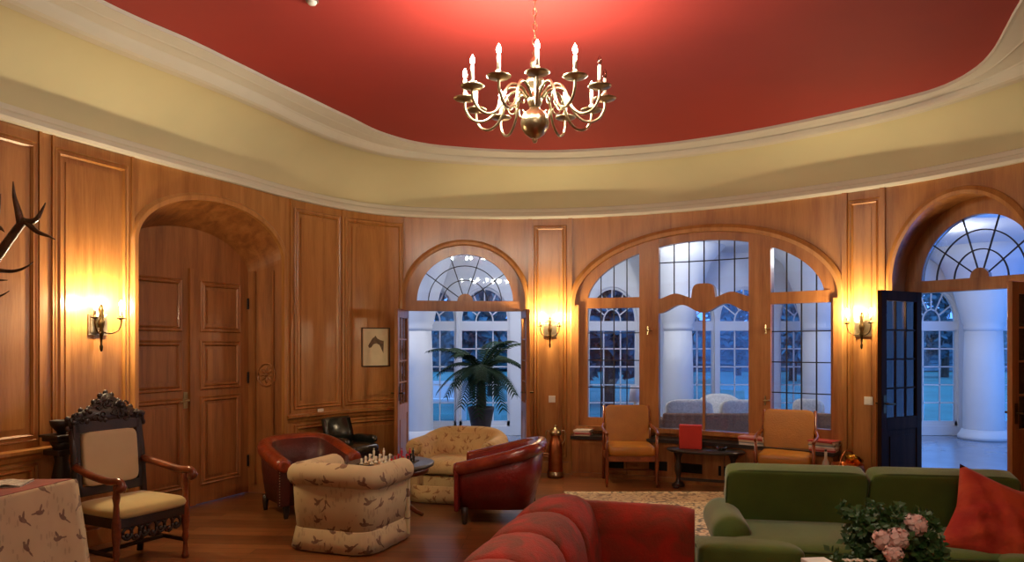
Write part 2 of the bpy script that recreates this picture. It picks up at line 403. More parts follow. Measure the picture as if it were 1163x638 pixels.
bm = BM(); ringsurf(bm, [(mixr(PK, PC, 0, .12), 3.77), (mixr(PK, PC, 0, .03), 3.765), (mixr(PK, PC, 0, -.01), 3.772), (mixr(PK, PC, .05, -.02), 3.79), (mixr(PK, PC, .16, -.02), 3.82), (mixr(PK, PC, .24), 3.825), (mixr(PK, PC, .27), 3.832),
    (mixr(PK, PC, .60), 3.852), (mixr(PK, PC, .63), 3.846), (mixr(PK, PC, .67), 3.852), (mixr(PK, PC, .95), 3.872), (mixr(PK, PC, 1.0), 3.872), (mixr(PK, PC, 1.0, -.005), 3.91)])
struct('trim_2', bm, M_STUCCO)
bm = BM(); bm.faces.new([bm.verts.new(p) for p in loopat(mixr(PC, PC, 0, .05), 3.90)])
lo = [v.co.copy() for v in bm.verts]
r = bmesh.ops.extrude_face_region(bm, geom=bm.faces[:]); bmesh.ops.translate(bm, vec=(0, 0, .15), verts=[v for v in r['geom'] if isinstance(v, bmesh.types.BMVert)])
struct('ceiling', bm, M_RED)
bm = BM(); box(bm, -6, 7, -5, 10.2, 4.06, 4.2); struct('ceiling_slab', bm, M_WHITE)
# ---- floor
def plankmat():
    m = bpy.data.materials.new('dark_plank_floor'); m.use_nodes = True; N, L = m.node_tree.nodes, m.node_tree.links; b = N['Principled BSDF']
    t = N.new('ShaderNodeTexCoord'); mp = N.new('ShaderNodeMapping'); mp.inputs['Rotation'].default_value = (0, 0, R(4)); L.new(t.outputs['Object'], mp.inputs[0])
    br = N.new('ShaderNodeTexBrick'); br.inputs['Scale'].default_value = 1; br.inputs['Brick Width'].default_value = 1.6; br.inputs['Row Height'].default_value = .13
    br.inputs['Mortar Size'].default_value = .003; br.inputs['Color1'].default_value = srgb(112, 68, 34); br.inputs['Color2'].default_value = srgb(144, 90, 48); br.inputs['Mortar'].default_value = srgb(44, 22, 12)
    L.new(mp.outputs[0], br.inputs['Vector'])
    mp2 = N.new('ShaderNodeMapping'); mp2.inputs['Scale'].default_value = (1.2, 16, 1); L.new(t.outputs['Object'], mp2.inputs[0])
    n = N.new('ShaderNodeTexNoise'); n.inputs['Scale'].default_value = 2; n.inputs['Detail'].default_value = 6; L.new(mp2.outputs[0], n.inputs['Vector'])
    mx = N.new('ShaderNodeMix'); mx.data_type = 'RGBA'; mx.blend_type = 'MULTIPLY'; mx.inputs[0].default_value = .6
    L.new(br.outputs['Color'], mx.inputs[6]); rr = N.new('ShaderNodeValToRGB'); rr.color_ramp.elements[0].color = (.45, .4, .35, 1); rr.color_ramp.elements[0].position = .3; rr.color_ramp.elements[1].position = .7
    L.new(n.outputs['Fac'], rr.inputs[0]); L.new(rr.outputs[0], mx.inputs[7]); L.new(mx.outputs[2], b.inputs['Base Color'])
    b.inputs['Roughness'].default_value = .32
    bp = N.new('ShaderNodeBump'); bp.inputs['Strength'].default_value = .25; bp.inputs['Distance'].default_value = .004; L.new(br.outputs['Fac'], bp.inputs['Height']); bp.invert = True
    L.new(bp.outputs[0], b.inputs['Normal'])
    return m
bm = BM(); vs = [bm.verts.new((p.x, p.y, 0)) for p in (W(WLEN * i / 400, 0, -.5 if A0 - .1 < WLEN * i / 400 < A1 + .1 else -.2) for i in range(400))]; f = bm.faces.new(vs)
r = bmesh.ops.extrude_face_region(bm, geom=[f]); bmesh.ops.translate(bm, vec=(0, 0, -.1), verts=[v for v in r['geom'] if isinstance(v, bmesh.types.BMVert)])
struct('floor', bm, plankmat())

# ------------------------------------------------------------------ glazing of the inner wall
def fan(par, sc, zc, r, o, m, mt, rings=(.46, .76), angs=(36, 72, 108, 144), w=.011, hub=.17, hubmat=None, hb=1.0):
    b = BM()
    for q in rings: sweep(b, arcpts(sc, zc, r * q, r * q * hb), barprof(w, o - .008, o + .008), m=m)
    for a in angs:
        a = R(a); sweep(b, [(sc + r * hub * cos(a), zc + r * hub * sin(a) * hb), (sc + (r + .01) * cos(a), zc + (r + .01) * sin(a) * hb)], barprof(w, o - .008, o + .008), m=m)
    obj('glazing_bars', b, mt, par)
    if hubmat:
        b = BM(); strip(b, sc - r * hub, sc + r * hub, zc, ell(sc, zc, r * hub, r * hub * hb), o - .03, o + .03, m, .01); obj('fan_hub', b, hubmat, par)
def pane(par, s0, s1, bot, top, o, m=W, g=None):
    b = BM(); strip(b, s0, s1, bot, top, o - .003, o + .003, m, .08); obj('glass', b, g or M_GLASS, par)
def frame_arch(bm, sc, zb, r, rz, outer, s0, s1, o0, o1):
    inner = lambda s: zb + rz * sqrt(max(0, 1 - ((s - sc) / r) ** 2)) if abs(s - sc) < r else zb
    for a, b in ((s0, sc - r), (sc - r, sc + r), (sc + r, s1)):
        if b - a > .002: strip(bm, a, b, inner if a == sc - r else zb, outer, o0, o1, step=.03)
def dummy(name):
    o = bpy.data.objects.new(name, None); link(o); o['kind'] = 'structure'; return o
# window_1: fanlight over the middle doorway
o = -.07; RB = .60
bm = BM(); frame_arch(bm, BC, 2.15, RB, .60, lambda s: archB(s) + .01, B0 - .005, B1 + .005, o - .05, o + .03)
strip(bm, B0, B1, 2.03, 2.16, o - .06, o + .045); strip(bm, B0, B0 + .065, 0, 2.04, o - .05, o + .03); strip(bm, B1 - .065, B1, 0, 2.04, o - .05, o + .03)
w1 = dummy('window_1'); obj('window_frame', bm, M_OAKD, w1)
pane(w1, BC - RB, BC + RB, 2.15, ell(BC, 2.15, RB, .6), o, g=M_GLASSW); fan(w1, BC, 2.15, RB, o, W, M_LEAD, hubmat=M_OAKD)
# window_3: fanlight over the right archway
o = -.38; RD = .50
bm = BM(); frame_arch(bm, DC, 2.24, RD, .62, lambda s: archD(s) + .01, D0 - .005, D1 + .005, o - .05, o + .03)
strip(bm, D0, D1, 2.13, 2.25, o - .06, o + .045); strip(bm, D0, DC - RD - .04, 0, 2.14, o - .05, o + .03); strip(bm, DC + RD + .04, D1, 0, 2.14, o - .05, o + .03)
w3 = dummy('window_3'); obj('window_frame', bm, M_OAKD, w3)
pane(w3, DC - RD, DC + RD, 2.24, ell(DC, 2.24, RD, .62), o, g=M_GLASSW); fan(w3, DC, 2.24, RD, o, W, M_LEAD, hubmat=M_OAKD, hb=1.24)
# window_2: wide arched window
o = -.06; s_ = lambda px: S(px, o)
w2 = dummy('window_2'); bm = BM()
L0, L1, M0, M1, R0, R1 = s_(668), s_(727), s_(749), s_(852), s_(877), s_(945)
inC = ell(CC, 2.11, (C1 - C0) / 2 - .16, .84 - .11)
zs, zt0, zt1 = .60, 2.06, 2.19
def scal(s):          # scalloped transom, low at the sides with a raised leaf in the middle
    u = (s - (M0 + M1) / 2) / ((M1 - M0) / 2); a = abs(u)
    return max(2.19 + .03 * cos((a - .62) * pi * 2.4), (2.215 + .115 * (1 - (a / .25) ** 4) ** .4) if a < .25 else 0)
def scallow(s):
    u = abs((s - (M0 + M1) / 2) / ((M1 - M0) / 2)); return 2.035 + .05 * cos(u * pi * 2 + pi) - .0 * u
LT = lambda s: inC(s)
for a, b in ((C0, L0), (R1, C1)): strip(bm, a, b, .5, lambda s: archC(s) + .01, o - .05, o + .04, step=.02)
for a, b in ((L1, M0), (M1, R0)): strip(bm, a, b, .5, lambda s: archC(s) + .01, o - .06, o + .055)
for a, b in ((L0, L1), (R0, R1)):
    strip(bm, a, b, .5, zs + .1, o - .05, o + .04); strip(bm, a, b, zt0, zt1, o - .05, o + .05); strip(bm, a, b, LT, lambda s: archC(s) + .01, o - .05, o + .04, step=.02)
strip(bm, M0, M1, .5, zs, o - .05, o + .04); strip(bm, M0, M1, scallow, scal, o - .05, o + .05, step=.015)
strip(bm, M0, M1, lambda s: inC(s) - .0, lambda s: archC(s) + .01, o - .05, o + .04, step=.03)
for a, b in ((C0, C0 + .06), (C1 - .06, C1)): strip(bm, a, b, .5, 2.1, o, .03)
strip(bm, C0, C1, .545, .60, -.1, .045)
obj('window_frame', bm, M_OAKD, w2)
for a, b, z0, t in ((L0, L1, zs + .08, zt0 + .01), (R0, R1, zs + .08, zt0 + .01), (L0, L1, zt1 - .01, LT), (R0, R1, zt1 - .01, LT), (M0, M1, zs, scallow), (M0, M1, scal, inC)):
    pane(w2, a, b, z0, t, o, g=M_GLASSW)
bm = BM(); bp_ = barprof(.012, o - .008, o + .008)
for a, b in ((L0, L1), (R0, R1)):
    for k in (1, 2, 3):
        s = a + (b - a) * k / 4; sweep(bm, [(s, zs + .09), (s, zt0)], bp_)
        if LT(s) > zt1 + .05: sweep(bm, [(s, zt1), (s, LT(s))], bp_)
    for k in (1, 2, 3):
        z = zs + .1 + (zt0 - zs - .1) * (k + .1) / 4; sweep(bm, [(s, z) for s in cols(a, b, .1)], bp_)
for k in range(1, 6):
    s = M0 + (M1 - M0) * k / 6; sweep(bm, [(s, scal(s)), (s, inC(s))], bp_)
sweep(bm, [(s, 2.60) for s in cols(M0, M1, .1)], bp_)
obj('glazing_bars', bm, M_LEAD, w2)
bm = BM(); s = (M0 + M1) / 2 ; sweep(bm, [(s, zs), (s, 2.02)], barprof(.028, o - .02, o + .02)); obj('centre_bar', bm, M_OAKD, w2)
for s, z in ((L1 + .06, .78), (L1 + .10, 1.78), (R0 - .05, 1.78), (R0 - .06, .98)):
    h = BM(); tube(h, [W(s, z - .05, o + .06), W(s, z + .05, o + .06)], .009); tube(h, [W(s, z, o + .06), W(s, z, o + .10), W(s + .07, z + .01, o + .11)], .008); obj('window_latch', h, M_BRASS, w2)
# window bench with slate top
bm = BM(); strip(bm, C0 - .0, C1 + .0, .0, .455, -.1, .20)
strip(bm, C0, C1, 0, .05, .20, .23)
for k in range(5):
    a = C0 + .06 + k * (C1 - C0 - .1) / 5; strip(bm, a, a + .03, .05, .455, .20, .215)
strip(bm, C0, C1, .40, .455, .20, .215)
b0 = struct('trim_bench', bm, M_OAKD)
bm = BM(); strip(bm, C0 - .02, C1 + .02, .455, .495, -.1, .25); b1 = obj('slate_top', bm, M_SLATE, b0)
for pa_, pb_ in ((690, 713), (741, 762), (777, 803), (822, 850)):
    bm = BM(); strip(bm, S(pa_), S(pb_), .12, .23, .2, .206); v = obj('vent', bm, M_BLACK, b0)

# ---- glazed door leaves
def leaf(name, hinge, free, ztop, mt, glass_from=.9, cols_=3, rows=4, hside=1):
    h, f = Vector((*hinge, 0)), Vector((*free, 0)); d = (f - h); L = d.length
    r = bpy.data.objects.new(name, None); link(r); r['kind'] = 'structure'; r.location = h; r.rotation_euler = (0, 0, atan2(d.y, d.x))
    b = BM(); box(b, 0, .085, -.022, .022, .012, ztop); box(b, L - .085, L, -.022, .022, .012, ztop); box(b, .085, L - .085, -.022, .022, ztop - .1, ztop)
    box(b, .085, L - .085, -.022, .022, .012, .16); box(b, .085, L - .085, -.022, .022, glass_from - .12, glass_from); box(b, .085, L - .085, -.012, .012, .16, glass_from - .12)
    box(b, .14, L - .14, -.02, .02, .22, glass_from - .18)
    obj('leaf_frame', b, mt, r, bevel=.004)
    b = BM(); box(b, .085, L - .085, -.003, .003, glass_from, ztop - .1); obj('glass', b, M_GLASS, r)
    b = BM()
    for k in range(1, cols_): x = .085 + (L - .17) * k / cols_; box(b, x - .008, x + .008, -.012, .012, glass_from, ztop - .1)
    for k in range(1, rows): z = glass_from + (ztop - .1 - glass_from) * k / rows; box(b, .085, L - .085, -.012, .012, z - .008, z + .008)
    obj('glazing_bars', b, mt, r)
    b = BM()
    for sd in (-1, 1):
        tube(b, [(L - .05, sd * .02, 1.04), (L - .05, sd * .065, 1.04), (L - .15, sd * .065, 1.035)], .009); box(b, L - .07, L - .03, sd * .022 - .003, sd * .022 + .003, .95, 1.12)
    obj('door_handle', b, M_BRASSD, r)
    return r
hb0, hb1 = W(B0 + .05, 0, -.02), W(B1 - .05, 0, -.02)
leaf('door_3', (hb0.x, hb0.y), (hb0.x - .045, hb0.y - .60), 2.03, M_OAKD)
leaf('door_4', (hb1.x, hb1.y), (hb1.x + .055, hb1.y - .60), 2.03, M_OAKD)
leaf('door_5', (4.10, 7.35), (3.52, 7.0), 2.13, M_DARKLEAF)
leaf('door_6', (4.72, 6.30), (4.12, 6.05), 2.13, M_OAKD)

# ------------------------------------------------------------------ conservatory beyond
YF = 13.0
F = lambda s, z, o=0: Vector((s, YF - o, z))
fx = lambda px: (px - CX0) / FPX * YF
units = [(-1.44, .45), (-.49, .45), (.86, .45), (1.79, .45), (3.16, .45), (4.14, .47), (5.18, .42), (7.5, .45), (9.06, .45)]
bm = BM(); prev = -7.0
for c, r in units:
    a, b = c - r, c + r
    strip(bm, prev, a, 0, 4.0, -.18, 0, F); strip(bm, a, b, 0, .16, -.18, 0, F)
    strip(bm, a, b, ell(c, 2.02, r, .62), 4.0, -.18, 0, F, .04); prev = b
strip(bm, prev, 12, 0, 4.0, -.18, 0, F)
struct('wall_conservatory', bm, M_WHITE)
for i, (c, r) in enumerate(units):
    w = dummy('window_%d' % (i + 4)); o = -.08; bm = BM()
    for a, b in ((c - r, c - r + .045), (c + r - .045, c + r)): strip(bm, a, b, .16, 2.0, o - .03, o + .03, F)
    strip(bm, c - r, c + r, .16, .25, o - .03, o + .03, F); strip(bm, c - r, c + r, 1.86, 2.03, o - .04, o + .05, F)
    sweep(bm, arcpts(c, 2.02, r - .02, .60), barprof(.05, o - .03, o + .03), m=F)
    obj('window_frame', bm, M_WHITE, w)
    bm = BM()
    for k in (1, 2, 3, 4):
        z = .25 + 1.61 * k / 5; strip(bm, c - r, c + r, z - .011, z + .011, o - .012, o + .012, F)
    for k in (1, 2): strip(bm, c - r + 2 * r * k / 3 - .011, c - r + 2 * r * k / 3 + .011, .2, 1.9, o - .012, o + .012, F)
    obj('glazing_bars', bm, M_WHITE, w)
    fan(w, c, 2.03, r - .03, o, F, M_WHITE, rings=(.36,), angs=(30, 60, 90, 120, 150), w=.022, hub=.36, hb=1.38)
    pane(w, c - r, c + r, .2, ell(c, 2.02, r, .61), o, F)
# arched piers and columns standing in front of the glass
def column(x, y, label, r=.30):
    t = thing('white_column', label, 'column', (x, y, 0), 0, 'round columns of the conservatory')
    obj('shaft', lathe([(r * .98, .16), (r, .2), (r * .97, 1.2), (r * .9, 1.86)], 28), M_WHITE, t, True)
    obj('base', lathe([(r * 1.25, 0), (r * 1.25, .06), (r * 1.15, .1), (r * 1.05, .17)], 28), M_WHITE, t, True)
    obj('capital', lathe([(r * .9, 1.84), (r * .98, 1.9), (r * .94, 1.94), (r * 1.05, 2.0), (r * 1.45, 2.5), (r * 2.1, 3.0), (r * 3, 3.25)], 28), M_WHITE, t, True)
column(fx(1117) * 12.5 / 13, 12.5, 'plump white column framed in the open right archway', .31)
column(fx(770) * 12.4 / 13, 12.4, 'white column behind the wide window, left of its middle bar', .26)
column(fx(929) * 12.4 / 13, 12.4, 'white column behind the right light of the wide window', .27)
column(fx(474) * 12.4 / 13, 12.4, 'white column at the left edge of the glazed middle doorway', .27)
bm = BM(); box(bm, -7, 12, 9.45, 13.2, 3.25, 3.4)
struct('ceiling_conservatory', bm, M_WHITE)
CONS_W = 58  # ceiling lamps added to brighten the white conservatory, none known there
def fill_lamp(x, y, label):
    t = thing('added_ceiling_light', label, 'ceiling light', (x, y, 3.25), 0, 'added round fill lights in the conservatory')
    obj('fitting', lathe([(.17, 0), (.17, -.02), (.15, -.03), (.001, -.03)], 24), M_WHITE, t, True); obj('diffuser', lathe([(.14, -.03), (.12, -.07), (.06, -.09), (.001, -.095)], 24), emit('fill_lamp_glow', (.92, .95, 1), 3), t, True)
    l = bpy.data.lights.new('fill_bulb', 'POINT'); l.energy = CONS_W; l.color = (1, .95, .88); l.shadow_soft_size = .12; o = bpy.data.objects.new('fill_bulb', l); o.location = (0, 0, -.25); link(o, t)
for x, y, lb in ((-2.6, 11.2, 'added fill light on the conservatory ceiling beyond its left end'), (.3, 11.1, 'added fill light on the conservatory ceiling near the middle doorway'), (2.6, 10.9, 'added fill light on the conservatory ceiling behind the wide window'), (6.0, 10.3, 'added fill light on the conservatory ceiling beyond the right archway')): fill_lamp(x, y, lb)
m_tile = mat('pale_stone_tiles', srgb(120, 138, 164), .2, var=.12, vscale=2)
bm = BM()
NF = 60; inner = [W(-1.2 + (D1 + 2.4) * i / NF, -.004, -.21) for i in range(NF + 1)]
V0 = [bm.verts.new((p.x, p.y, -.004)) for p in inner]; V1 = [bm.verts.new((-7 + 19 * i / NF, 13.2, -.004)) for i in range(NF + 1)]
for i in range(NF): bm.faces.new((V0[i], V0[i + 1], V1[i + 1], V1[i]))
struct('floor_conservatory', bm, m_tile)
bm = BM(); box(bm, -7.1, -7, 5, 13.2, 0, 3.4); box(bm, 12, 12.1, 3, 13.2, 0, 3.4); struct('wall_conservatory_end', bm, M_WHITE)
# outer face of the salon wall, plastered white
bm = BM()
def outer(s0, s1, bot): strip(bm, s0, s1, bot, 3.3, -T - .10, -T - .005)
outer(-1.2, A0 - .3, 0); outer(A1 + .1, B0, 0); outer(B0, B1, archB); outer(B1, C0, 0); outer(C0, C1, archC); strip(bm, C0, C1, 0, .5, -.32, -.3); outer(C1, D0 - .06, 0)
strip(bm, D0 - .3, D0 - .05, 0, 3.3, -.46, -.2); strip(bm, D0 - .05, D1 + .05, lambda s: archD(s) + .05, 3.3, -.46, -.2); strip(bm, D1 + .05, D1 + 1.4, 0, 3.3, -.46, -.2)
struct('wall_salon_outer', bm, M_WHITE)
# ------------------------------------------------------------------ outside
m_grass = mat('dusk_lawn', srgb(64, 130, 130), .9, var=.35, vscale=.6, bump=.3)
bm = BM(); box(bm, -45, 60, 13.2, 80, -.3, -.06); struct('ground', bm, m_grass)
m_path = mat('pale_gravel', srgb(190, 190, 185), .9, var=.2, vscale=9)
bm = BM(); box(bm, -7, 12, 13.25, 15.2, -.06, -.035); struct('terrace', bm, m_path)
m_leafD = mat('hazed_dark_foliage', srgb(70, 120, 140), .7, var=.5, vscale=3)  # blue dusk haze is mixed into both foliage colours
m_leafM = mat('hazed_mid_foliage', srgb(90, 150, 165), .7, var=.5, vscale=3)
m_bark = mat('tree_bark', srgb(66, 54, 44), .9, var=.4, vscale=8, bump=.5)
def tree(x, y, h, rad, label, m, seed):
    rnd = random.Random(seed)
    t = thing('garden_tree', label, 'tree', (x, y, -.06), 0, 'trees on the lawn outside')
    b = tb([(0, 0, 0), (.06, 0, h * .3), (0, .05, h * .55), (0, 0, h * .8)], [.2, .16, .11, .04], 8)
    for k in range(5):
        a = rnd.random() * 6.28; tube(b, [(0, 0, h * (.3 + .1 * k)), (cos(a) * rad * .6, sin(a) * rad * .6, h * (.45 + .1 * k))], [.07, .02], 5)
    obj('trunk', b, m_bark, t)
    b = BM()
    for c in range(16):
        a = rnd.random() * 6.28; q = rad * sqrt(rnd.random()) * .8; cz = h * (.22 + .7 * rnd.random()); cr = rad * (.34 + .25 * rnd.random())
        q *= 1 - abs(cz / h - .5) * .9
        for k in range(120):
            u = Vector((rnd.gauss(0, 1), rnd.gauss(0, 1), rnd.gauss(0, 1))).normalized() * cr * (.6 + .45 * rnd.random())
            p = Vector((cos(a) * q, sin(a) * q, cz)) + u; s = .16 + .12 * rnd.random()
            if p.z < .15: continue
            v1 = Vector((rnd.gauss(0, 1), rnd.gauss(0, 1), rnd.gauss(0, 1))).normalized() * s; v2 = v1.orthogonal().normalized() * s * .6
            b.faces.new([b.verts.new(p + w) for w in (v1, v2, -v1, -v2)])
    obj('foliage', b, m, t)
for i, (px, y, h, r, lb) in enumerate([(470, 20, 5, 1.5, 'leafy tree seen through the left panes of the middle doorway'), (560, 24, 6, 1.7, 'dense tree behind the palm, outside the middle doorway'),
        (690, 20, 4.6, 1.7, 'leafy tree seen through the left light of the wide window'), (775, 33, 5, 1.9, 'small far tree behind the left half of the wide window'),
        (838, 40, 5, 2.0, 'far tree seen through the centre light of the wide window'), (900, 34, 4, 1.6, 'low tree seen through the right light of the wide window'),
        (1073, 38, 6, 2.2, 'far tree seen through the narrow window in the right archway'), (1160, 30, 7, 2.2, 'tree at the right edge beyond the plump column')]):
    tree((px - CX0) / FPX * y, y, h, r, lb, (m_leafD, m_leafM)[i % 2], i + 3)
bm = BM(); box(bm, -45, 60, 46, 48, 0, 2.4)
r2 = random.Random(2)
bmesh.ops.subdivide_edges(bm, edges=bm.edges[:], cuts=14, use_grid_fill=True)
for v in bm.verts: v.co += Vector((r2.uniform(-.8, .8), r2.uniform(-.5, .5), r2.uniform(-.6, .9) if v.co.z > 1 else 0))
tag(obj('hedge', bm, m_leafD), 'long dark hedge closing the garden far behind the trees', 'hedge', kind='stuff')
# low garden wall & bright path outside the middle door
tag(obj('garden_bench', (lambda b: (box(b, -1.6, 0, 0, .4, .36, .42), box(b, -1.5, -1.42, .05, .35, -.06, .36), box(b, -.2, -.12, .05, .35, -.06, .36), box(b, -1.6, 0, .38, .42, .42, .8), b)[4])(BM()), M_WHITE, loc=(-.9, 16, 0)), 'white bench on the lawn outside the middle doorway', 'bench')

# ------------------------------------------------------------------ lamps
def lamp(name, parent, loc, w, col, r=.018):
    l = bpy.data.lights.new(name, 'POINT'); l.energy = w; l.color = col; l.shadow_soft_size = r
    o = bpy.data.objects.new(name, l); o.location = loc; link(o, parent); return o
def bulb_prof(z): return [(.002, z), (.009, z + .006), (.014, z + .022), (.012, z + .038), (.006, z + .052), (.001, z + .062)]
chand = thing('chandelier', 'brass ball chandelier with curled arms and lit candle bulbs under the red ceiling', 'chandelier', (.144, 4.6, 2.9))
obj('ball', lathe([(.002, -.03), (.012, -.025), (.018, -.01), (.012, 0), (.03, .005), (.062, .03), (.085, .065), (.092, .1), (.085, .135), (.062, .165), (.034, .185), (.03, .2)], 24), M_BRASS, chand, True)
obj('stem', lathe([(.03, .19), (.045, .22), (.05, .26), (.028, .28), (.022, .31), (.05, .34), (.058, .37), (.03, .4), (.018, .44), (.032, .47), (.03, .49), (.012, .52), (.02, .54), (.006, .56)], 18), M_BRASS, chand, True)
bm = BM()
for k in range(9):
    z = .57 + k * .045
    tube(bm, [(.013 * cos(a) if k % 2 else 0, 0 if k % 2 else .013 * cos(a), z + .028 * sin(a)) for a in [i * pi / 5 for i in range(11)]], .0035, 5)
obj('chain', bm, M_BRASS, chand, True)
obj('ceiling_cap', lathe([(.05, 1.0), (.045, .985), (.015, .96), (.008, .95)], 16), M_BRASS, chand, True)
arm_bm = None
for k in range(12):
    a = 2 * pi * k / 12 + pi / 2; c, s = cos(a), sin(a)
    pts = spl([(.045, .25), (.10, .31), (.17, .315), (.215, .26), (.235, .19), (.28, .13), (.34, .105), (.40, .125), (.435, .18), (.44, .235)], 4)
    b = tb([(p[0] * c, p[0] * s, p[1]) for p in pts], .009, 7)
    pts = spl([(.20, .24), (.185, .19), (.15, .18), (.135, .21), (.155, .225)], 3); tube(b, [(p[0] * c, p[0] * s, p[1]) for p in pts], .005, 5)
    arm = obj('arm', b, M_BRASS, chand, True)
    x, y = .44 * c, .44 * s
    obj('drip_pan', lathe([(.008, .23), (.02, .236), (.060, .243), (.073, .253), (.069, .255), (.02, .246), (.012, .25), (.019, .262), (.017, .285), (.011, .285)], 18, mtx=TR((x, y, 0))), M_BRASS, arm, True)
    obj('candle', lathe([(.0115, .27), (.0115, .375), (.006, .38)], 10, mtx=TR((x, y, 0))), M_CANDLE, arm, True)
    lit = k not in (8, 9)
    bb = obj('bulb', lathe([(r * 1.05, z + .0) for r, z in bulb_prof(.38)], 10, mtx=TR((x, y, 0))), M_BULB if lit else glassmat('unlit_bulb_glass', (.95, .9, .85, 1), 2.5), arm, True)
    if not lit: bb['label'] = 'unlit clear glass bulb'
    if lit: lamp('candle_light', chand, (x, y, .41), CANDLE_W, CANDLE_COL, .03)
FILL_DATA = next(c for c in chand.children if c.type == 'LIGHT').data.copy(); FILL_DATA.energy = CANDLE_W * .8
r_ = chand.copy(); SC.collection.objects.link(r_); r_.location = (.3, -.9, 2.9); r_['label'] = 'unseen brass chandelier added behind the viewer as fill light'  # copy added out of view to fill the room from behind
for ch in list(chand.children):
    c_ = ch.copy(); SC.collection.objects.link(c_); c_.parent = r_
    if c_.type == 'LIGHT': c_.data = FILL_DATA
    for g in list(ch.children):
        d_ = g.copy(); SC.collection.objects.link(d_); d_.parent = c_
t = thing('smoke_detector', 'small white round fitting on the red ceiling near the top edge', 'detector', (-1.335, 4.88, 3.9))
obj('body', lathe([(.032, 0), (.032, -.014), (.024, -.026), (.001, -.028)], 20), M_SWITCH, t, True)
obj('mounting_ring', lathe([(.042, .0), (.042, -.006), (.034, -.008), (.03, 0)], 20), mat('grey_plastic', srgb(120, 100, 92), .5), t, True)

def wall_loc(px, z, o=0):
    s = S(px); n = wn_(s); p = W(s, z, o); return p, atan2(n.y, n.x) - pi / 2       # local +Y points into the room
def sconce(px, z, label, first=None):
    p, rz = wall_loc(px, z, .012)
    t = thing('wall_sconce', label, 'wall lamp', p, rz, 'candle sconces on the panelling')
    b = BM(); box(b, -.085, .085, 0, .012, -.02, .15); box(b, -.07, .07, .012, .018, -.005, .135); obj('back_plate', b, M_BRASS, t, bevel=.004)
    obj('baluster', lathe([(.003, -.15), (.010, -.14), (.014, -.11), (.008, -.09), (.012, -.03), (.02, 0), (.014, .03), (.024, .06), (.027, .09), (.016, .11), (.02, .13), (.014, .16), (.022, .185), (.016, .21), (.004, .23)], 14, mtx=TR((0, .05, 0))), M_BRASSD, t, True)
    b = tb([(0, .01, .05), (0, .05, .05)], .01); tube(b, [(0, .01, -.0), (0, .05, -.0)], .008); obj('bracket', b, M_BRASSD, t)
    for sx in (-1, 1):
        pts = spl([(0, .05, .01), (sx * .05, .09, -.005), (sx * .095, .12, .02), (sx * .115, .13, .07), (sx * .115, .13, .11)], 4)
        a = obj('arm', tb(pts, .006, 7), M_BRASSD, t, True)
        obj('drip_pan', lathe([(.006, .105), (.03, .115), (.032, .121), (.012, .12), (.014, .14), (.010, .14)], 14, mtx=TR((sx * .115, .13, 0))), M_BRASSD, a, True)
        obj('candle', lathe([(.011, .135), (.011, .20), (.006, .205)], 10, mtx=TR((sx * .115, .13, 0))), M_CANDLE, a, True)
        obj('bulb', lathe([(r * 1.2, z_) for r, z_ in bulb_prof(.205)], 10, mtx=TR((sx * .115, .13, 0))), M_BULB, a, True)
        lamp('sconce_light', t, (sx * .115, .13, .235), SCONCE_W, WARM, .03)
    return t
sconce(109, 1.70, 'brass candle sconce on the left panel above the carved armchair')
sconce(625, 1.72, 'brass candle sconce between the glazed doorway and the wide window')
sconce(981, 1.71, 'brass candle sconce beside the dark open door leaf on the right')
for px, py, lb in ((363, 468, 'white wall switch low on the panelling left of the horse picture'), (627, 453, 'white wall switch below the middle sconce'), (987, 455, 'white wall switch below the right sconce')):
    p, rz = wall_loc(px, Z(px, py), .010); t = thing('light_switch', lb, 'switch', p, rz)
    obj('switch_plate', bx(-.042, .042, 0, .010, -.042, .042), M_SWITCH, t, bevel=.003); obj('rocker', bx(-.026, .026, .010, .016, -.026, .026), M_SWITCH, t, bevel=.002)
# horse picture
p, rz = wall_loc(426, Z(426, 415), .012)
t = thing('framed_picture', 'small framed horse head drawing on cream paper, hung on the panelling', 'picture', p, rz)
w, h = .175, .45
b = BM()
box(b, -w - .012, -w, 0, .02, -.012, h + .012); box(b, w, w + .012, 0, .02, -.012, h + .012); box(b, -w, w, 0, .02, -.012, 0); box(b, -w, w, 0, .02, h, h + .012)
obj('frame', b, M_DARKWOOD, t, bevel=.003)
obj('paper', bx(-w, w, 0, .008, 0, h), mat('cream_paper', srgb(214, 198, 160), .8, var=.08, vscale=9), t)
def flatpoly(pts, y0, y1):
    b = BM(); f = b.faces.new([b.verts.new((x, y0, z)) for x, z in pts]); r = bmesh.ops.extrude_face_region(b, geom=[f])
    bmesh.ops.translate(b, vec=(0, y1 - y0, 0), verts=[v for v in r['geom'] if isinstance(v, bmesh.types.BMVert)]); bmesh.ops.triangulate(b, faces=b.faces[:]); return b
hp = [(-.10, .24), (-.085, .215), (-.06, .22), (-.03, .26), (.01, .27), (.05, .25), (.09, .17), (.10, .15), (.105, .30), (.06, .31), (.02, .33), (-.005, .365), (-.02, .345), (-.04, .335), (-.07, .29)]
obj('horse_drawing', flatpoly([(-x, z) for x, z in hp], .0085, .0095), mat('brown_ink', srgb(112, 90, 66), .8, var=.4, vscale=30), t)
